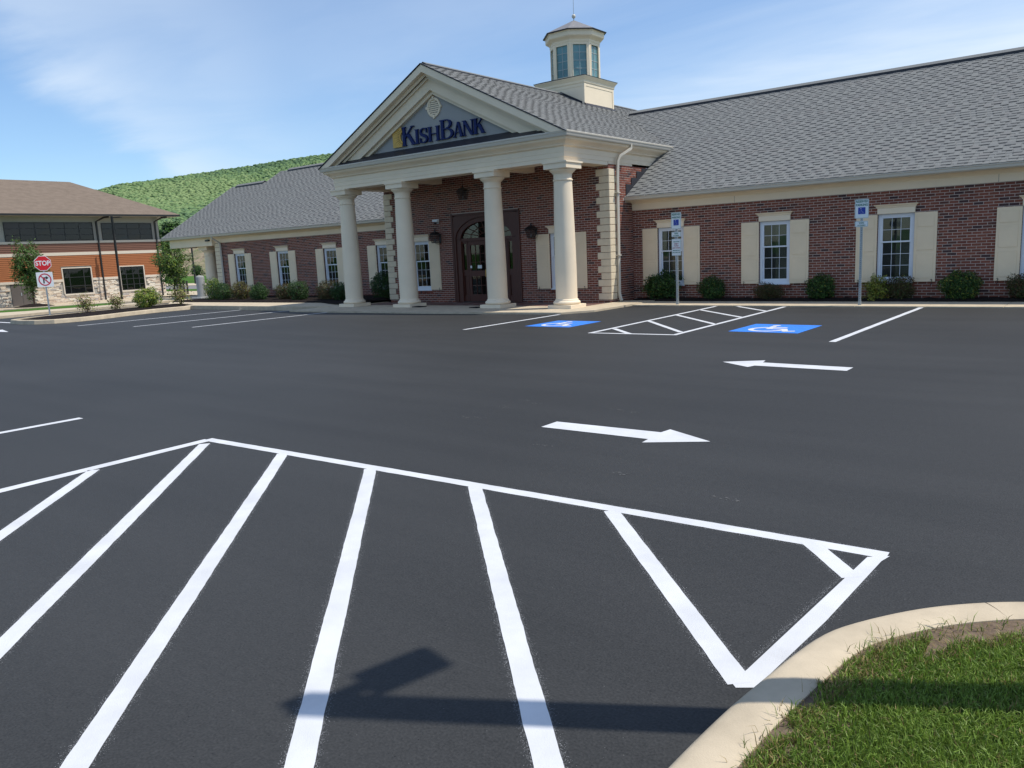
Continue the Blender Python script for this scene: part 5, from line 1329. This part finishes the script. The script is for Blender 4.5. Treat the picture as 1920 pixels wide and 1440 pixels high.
def owin(y0, y1, z0, z1, cols, rows, trim=.0, sill_=False, name='window', vert=None, horiz=None):
    w = MB(); xf = XB
    def bb(ya, yb, za, zb_, e0, e1):
        a = Q(xf, ya, za); b = Q(xf, yb, zb_); w.box(a[0]+e0, a[0]+e1, a[1], b[1], a[2], b[2])
    f = .05
    bb(y0, y1, z0, z0+f, -.02, .03); bb(y0, y1, z1-f, z1, -.02, .03); bb(y0, y0+f, z0+f, z1-f, -.02, .03); bb(y1-f, y1, z0+f, z1-f, -.02, .03)
    ys = vert or [y0+(y1-y0)*k/cols for k in range(1, cols)]; zs = horiz or [z0+(z1-z0)*k/rows for k in range(1, rows)]
    for y in ys: bb(y-.028, y+.028, z0+f, z1-f, -.02, .025)
    for z in zs: bb(y0+f, y1-f, z-.022, z+.022, -.02, .02)
    win = w.build(name, black, off)
    a_ = Q(XB, y0, z0); b_ = Q(XB, y1, z1); bk = MB(); bk.add([(a_[0]-.012, a_[1], a_[2]), (a_[0]-.012, b_[1], a_[2]), (a_[0]-.012, b_[1], b_[2]), (a_[0]-.012, a_[1], b_[2])], [(0, 1, 2, 3)]); bk.build('dark_room', dark_int, win, recalc=False)
    YY = [y0+f]+list(ys)+[y1-f]; ZZ = [z0+f]+list(zs)+[z1-f]
    for a, b in zip(YY, YY[1:]):
        for c, d in zip(ZZ, ZZ[1:]):
            p = Q(XB, a+.01, c+.01); q_ = Q(XB, b-.01, d-.01); g = MB(); g.add([(p[0]+.006, p[1], p[2]), (p[0]+.006+random.uniform(-.004, .004), q_[1], p[2]), (p[0]+.006+random.uniform(-.004, .004), q_[1], q_[2]), (p[0]+.006, p[1], q_[2])], [(0, 1, 2, 3)]); g.build('pane', glass_dark, win, recalc=False)
    if trim:
        w = MB(); bb(y0-trim, y0, z0-.02, z1+trim, -.05, .062); bb(y1, y1+trim, z0-.02, z1+trim, -.05, .062); bb(y0, y1, z1, z1+trim, -.05, .061); w.build('window_trim', trim_beige, win)
    if sill_:
        w = MB(); bb(y0-.05, y1+.08, z0-.11, z0, -.05, .12); w.build('window_sill', trim_beige, win)
    return win
owin(20.45, 26.0, 3.77, 5.0, 6, 3); owin(26.58, 30.2, 3.74, 4.95, 4, 3); owin(13.0, 19.4, 3.77, 5.0, 6, 3)
owin(*wins_lo[0], 3, 3, trim=.07, sill_=True, vert=[24.04, 24.99], horiz=[.72, 1.32]); owin(*wins_lo[1], 4, 4, trim=.07, sill_=True, vert=[27.9, 28.4, 28.82], horiz=[.62, 1.02, 1.36])
dr = obox(XB-.1, XB+.02, door_o[0], door_o[1], door_o[2], door_o[3], 'service_door', bronze); obox(XB+.016, XB+.022, 20.975, 20.995, door_o[2]+.02, door_o[3]-.02, 'door_gap', black, dr); obox(XB+.02, XB+.04, 20.9, 20.95, .3, .5, 'door_handle', galv, dr)
def odown(y, top=5.3):
    a = Q(XB+.06, y, -.44); b = Q(XB+.06, y, top-.25); c = Q(XB+.6, y+.3, top); d = Q(XB+.85, y+.55, top+.03); mb = MB(); mb.tube([a, b, c, d], .085, 4); mb.build('downspout', black, off)
odown(26.25); odown(30.45)
ov = 1.15
EZ, RZ, XRg, YRg = 5.50, 8.20, -62.0, 27.05
e0 = (XB+ov-.2, Y1b+1.25, EZ)
mb = MB(); A = Q(XB+ov-.2, Y0b-2, EZ); B = Q(*e0); C_ = Q(XRg, YRg, RZ); D = Q(XRg, Y0b+4, RZ); E = Q(2*XRg-XB-ov, Y1b+1.25, EZ); F_ = Q(2*XRg-XB-ov, Y0b-2, EZ)
mb.add([A, B, C_, D, E, F_], [(0, 1, 2, 3), (1, 4, 2), (3, 2, 4, 5), (0, 3, 5)]); mb.build('hip_roof', brown_roof, off, recalc=True)
mb = MB(); th = .16
for p, q_ in ((A, B), (B, E)):
    mb.add([p, q_, (q_[0], q_[1], q_[2]-th), (p[0], p[1], p[2]-th)], [(0, 1, 2, 3)])
mb.build('roof_gutter', black, off, recalc=False)
mb = MB(); mb.add([(A[0], A[1], A[2]-th), (B[0], B[1], B[2]-th), (E[0], E[1], E[2]-th), (F_[0], F_[1], F_[2]-th)], [(0, 1, 2, 3)]); mb.build('roof_soffit', grey_stucco, off, recalc=False)
# black iron screen at the building corner
scn = thing('iron_screen', 'dark railings standing at the corner of the office building', 'railing', (-70.6, 39.2, -1.0))
m = MB()
for k in range(4): m.box(-.05, .05, k*.34-.06, k*.34+.06, 0, 1.45-.08*(k % 2))
m.box(-.03, .03, -.1, 1.1, .3, .38); m.box(-.03, .03, -.1, 1.1, 1.1, 1.18); m.build('railing_bars', black, scn)

# ------------------------------------------------------------------ lamp posts
def area_light(loc, H, label, rz=0, w=.07, arm=.5, head=(.34, .22, .07), group=None, base=True, m=black, armz=0):
    t = thing('light_pole', label, 'light pole', loc, rz, group)
    p = MB(); p.box(-w, w, -w, w, 0, H); p.build('pole', m, t, bevel=.006)
    a = MB(); a.box(.0, arm, -.03, .03, H-.16, H-.09); a.build('arm', m, t); h = MB(); h.box(arm-.02, arm+head[0], -head[1]/2, head[1]/2, H-.16, H-.16+head[2]); h.build('lamp_head', m, t, bevel=.01)
    if base: b = MB(); b.lathe([(.26, -.2), (.26, .45), (.24, .48), (.001, .48)], n=28); b.build('concrete_base', concrete_grey, t, auto=50)
    return t
area_light((.02, 3.0, .08), 4.82, 'light pole beside the near kerb, seen only as its shadow', R(76), .060, .22, (.32, .20, .07), base=False)
area_light((-70.2, 33.75, -1.0), 7.3, 'black light pole in front of the orange siding between the office windows', R(30), .075, .3, (.55, .3, .08), 'black light poles', base=False)
area_light((-111.5, 64.9, -.9), 9.0, 'thin black light pole seen beneath the drive-through canopy', R(200), .09, .5, (.5, .3, .1), 'black light poles', base=False)

# ------------------------------------------------------------------ trees
def tree(x, y, z, H, crown_w, crown_z0, label, mats, w, n, leaf, seed, trunk=.07, group=None, name='tree', lump=.4):
    t = thing(name, label, 'tree', (x, y, z), 0, group); rd = random.Random(seed); mb = MB()
    lean = rd.uniform(-.03, .03)*H
    mb.tube([(0, 0, -.1), (lean*.3, 0, H*.3), (lean*.7, .0, H*.6), (lean, 0, H*.92)], [trunk, trunk*.8, trunk*.5, trunk*.15], 8)
    for i in range(14):
        zz_ = crown_z0+(H-crown_z0)*rd.uniform(0.0, .75); a = rd.uniform(0, 6.28); L = crown_w*rd.uniform(.5, .95); mb.tube([(lean*zz_/H, 0, zz_), (lean*zz_/H+math.cos(a)*L*.5, math.sin(a)*L*.5, zz_+L*.45), (lean*zz_/H+math.cos(a)*L, math.sin(a)*L, zz_+L*.95)], [trunk*.4, trunk*.25, trunk*.08], 5)
    mb.build('trunk', bark, t)
    ch = (H-crown_z0)/2; V = []; foliage('crown', (crown_w, crown_w, ch), n, leaf, mats, w, t, (lean*.6, 0, crown_z0+ch), seed, .35, lump); return t
tree(-68.9, 26.15, -1.0, 5.2, 1.25, 1.1, 'young tree in a mulch mound behind the stop sign', [lf_maple, lf_dark, lf_rust], (.70, .22, .08), 6500, .17, 51, .085, 'young trees near the office')
m = MB(); m.lathe([(1.6, .08), (1.1, .2), (.4, .33), (.001, .35)], (0, 0, 0), 24, caps=False); o = m.build('mulch_mound', mulch_m, None, 'stuff'); o.location = (-68.6, 26.0, -1.0)
tree(-42.6, 23.5, -.11, 3.15, .95, .62, 'young maple between the office corner and the drive-through canopy', [lf_maple, lf_lime, lf_mid, lf_rust], (.55, .2, .20, .05), 6000, .11, 52, .055, 'young trees near the office')
_, cc = kerbed('tree_island_kerb', [(-42.6+1.6*math.cos(R(a)), 23.5+1.25*math.sin(R(a))) for a in range(0, 360, 20)], .15, .06)
mb = MB(); mb.v = [(x, y, .03) for x, y in cc]; mb.f = [tuple(range(len(cc)))]; mb.m = [0]; mb.build('tree_island_mulch', mulch_m, None, 'stuff')
tree(-147.7, 82.2, -1.0, 11.0, 2.5, 6.0, 'dark dense tree rising behind the drive-through roof', [lf_dark, lf_mid], (.75, .25), 5200, .62, 53, .25, 'trees behind the office')
tree(-150, 78.5, -1.0, 8.8, 2.6, 3.5, 'grey-green tree right behind the office corner', [lf_olive, lf_dark], (.6, .4), 3600, .55, 54, .25, 'trees behind the office')
tree(-182, 98, -1.0, 12.5, 4.5, 6.5, 'lighter green tree further back towards the hill', [lf_mid, lf_dark], (.7, .3), 4200, .75, 55, .25, 'trees behind the office')
tree(-128, 75, -1.0, 3.0, 1.0, 1.0, 'small tree on the far lawn seen under the canopy', [lf_dark, lf_mid], (.6, .4), 1200, .25, 56, .08, 'trees behind the office')

# ------------------------------------------------------------------ wooded hill
az_pts = [-100, -75, -68.55, -66.81, -64.95, -63.69, -61.58, -59.43, -56.53, -54.07, -51.55, -50.6, -47.3, -40, -25, 0, 30]
tn_pts = [.05, .068, .0808, .0851, .0892, .0957, .0998, .1058, .1125, .1193, .1250, .1268, .13, .125, .10, .07, .04]
def ridge_t(a): return float(np.interp(a, az_pts, tn_pts))-.0022
D0, D1 = 480.0, 1300.0
def hill_z(azd, d):
    t = min(max((d-D0)/(D1-D0), 0), 1); tt = -.0035+(ridge_t(azd)+.0035-.0)*(t**.78) if d <= D1 else ridge_t(azd)
    z = 1.65+d*tt
    if d > D1: z = 1.65+D1*ridge_t(azd)-(d-D1)*.25
    return z+6*mn.noise(Vector((azd*.18, d*.006, 2)))*(t*(1-t)*4)
mb = MB(); na, nd = 96, 40
for i in range(na+1):
    azd = -100+130*i/na
    for j in range(nd+1):
        d = D0-60+(D1+260-D0+60)*j/nd; a = R(azd); mb.v.append((math.sin(a)*d, math.cos(a)*d, max(hill_z(azd, d) if d > D0 else -1.2, -1.5)))
for i in range(na):
    for j in range(nd): a = i*(nd+1)+j; mb.f.append((a, a+nd+1, a+nd+2, a+1))
mb.m = [0]*len(mb.f); mb.build('hill', forest_soil, None, 'structure', smooth=True)
def haze_leaf(name, c): return mat(name, c, .95, .05, noise=(.25, .8, 1.2))  # distance haze is mixed into the leaf colours
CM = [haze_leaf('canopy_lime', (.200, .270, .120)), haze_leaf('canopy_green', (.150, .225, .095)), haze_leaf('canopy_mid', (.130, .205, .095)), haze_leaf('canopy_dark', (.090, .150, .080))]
bm = bmesh.new(); bmesh.ops.create_icosphere(bm, subdivisions=1, radius=1.0); iv = np.array([v.co[:] for v in bm.verts]); ifc = np.array([[v.index for v in f.verts] for f in bm.faces]); bm.free()
NC = 38000; VV = []; FF = []; MM = []
for k in range(NC):
    azd = rng.uniform(-77, -42) if k < NC*.9 else rng.uniform(-100, -77) ; d = math.sqrt(rng.uniform((D0+60)**2, (D1+12)**2)); a = R(azd)
    if azd < -69 and rng.random() < .3: continue
    r_ = rng.uniform(2.2, 3.6)*(1.1 if d > 900 else .85); x, y = math.sin(a)*d, math.cos(a)*d; z = hill_z(azd, d)+r_*.15
    vn = iv*np.array([r_, r_, r_*rng.uniform(.35, .62)])*(1+.16*rng.normal(size=(len(iv), 1))*.8)
    VV.append(vn+np.array([x, y, z])); FF.append(ifc+k_off if False else ifc+len(VV)*len(iv)-len(iv))
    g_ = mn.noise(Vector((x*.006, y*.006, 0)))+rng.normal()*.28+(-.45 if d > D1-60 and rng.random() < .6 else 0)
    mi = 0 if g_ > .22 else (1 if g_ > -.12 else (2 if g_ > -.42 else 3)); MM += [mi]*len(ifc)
VV = np.concatenate(VV); FF = np.concatenate(FF)
me = bpy.data.meshes.new('hillside_forest'); me.vertices.add(len(VV)); me.vertices.foreach_set('co', VV.astype(np.float32).ravel()); me.loops.add(FF.size); me.loops.foreach_set('vertex_index', FF.astype(np.int32).ravel())
me.polygons.add(len(FF)); me.polygons.foreach_set('loop_start', np.arange(0, FF.size, 3, dtype=np.int32)); me.polygons.foreach_set('loop_total', np.full(len(FF), 3, np.int32))
for c_ in CM: me.materials.append(c_)
me.polygons.foreach_set('material_index', np.array(MM, np.int32)); me.update(calc_edges=True); me.validate(); link('hillside_forest', me, None, 'stuff')
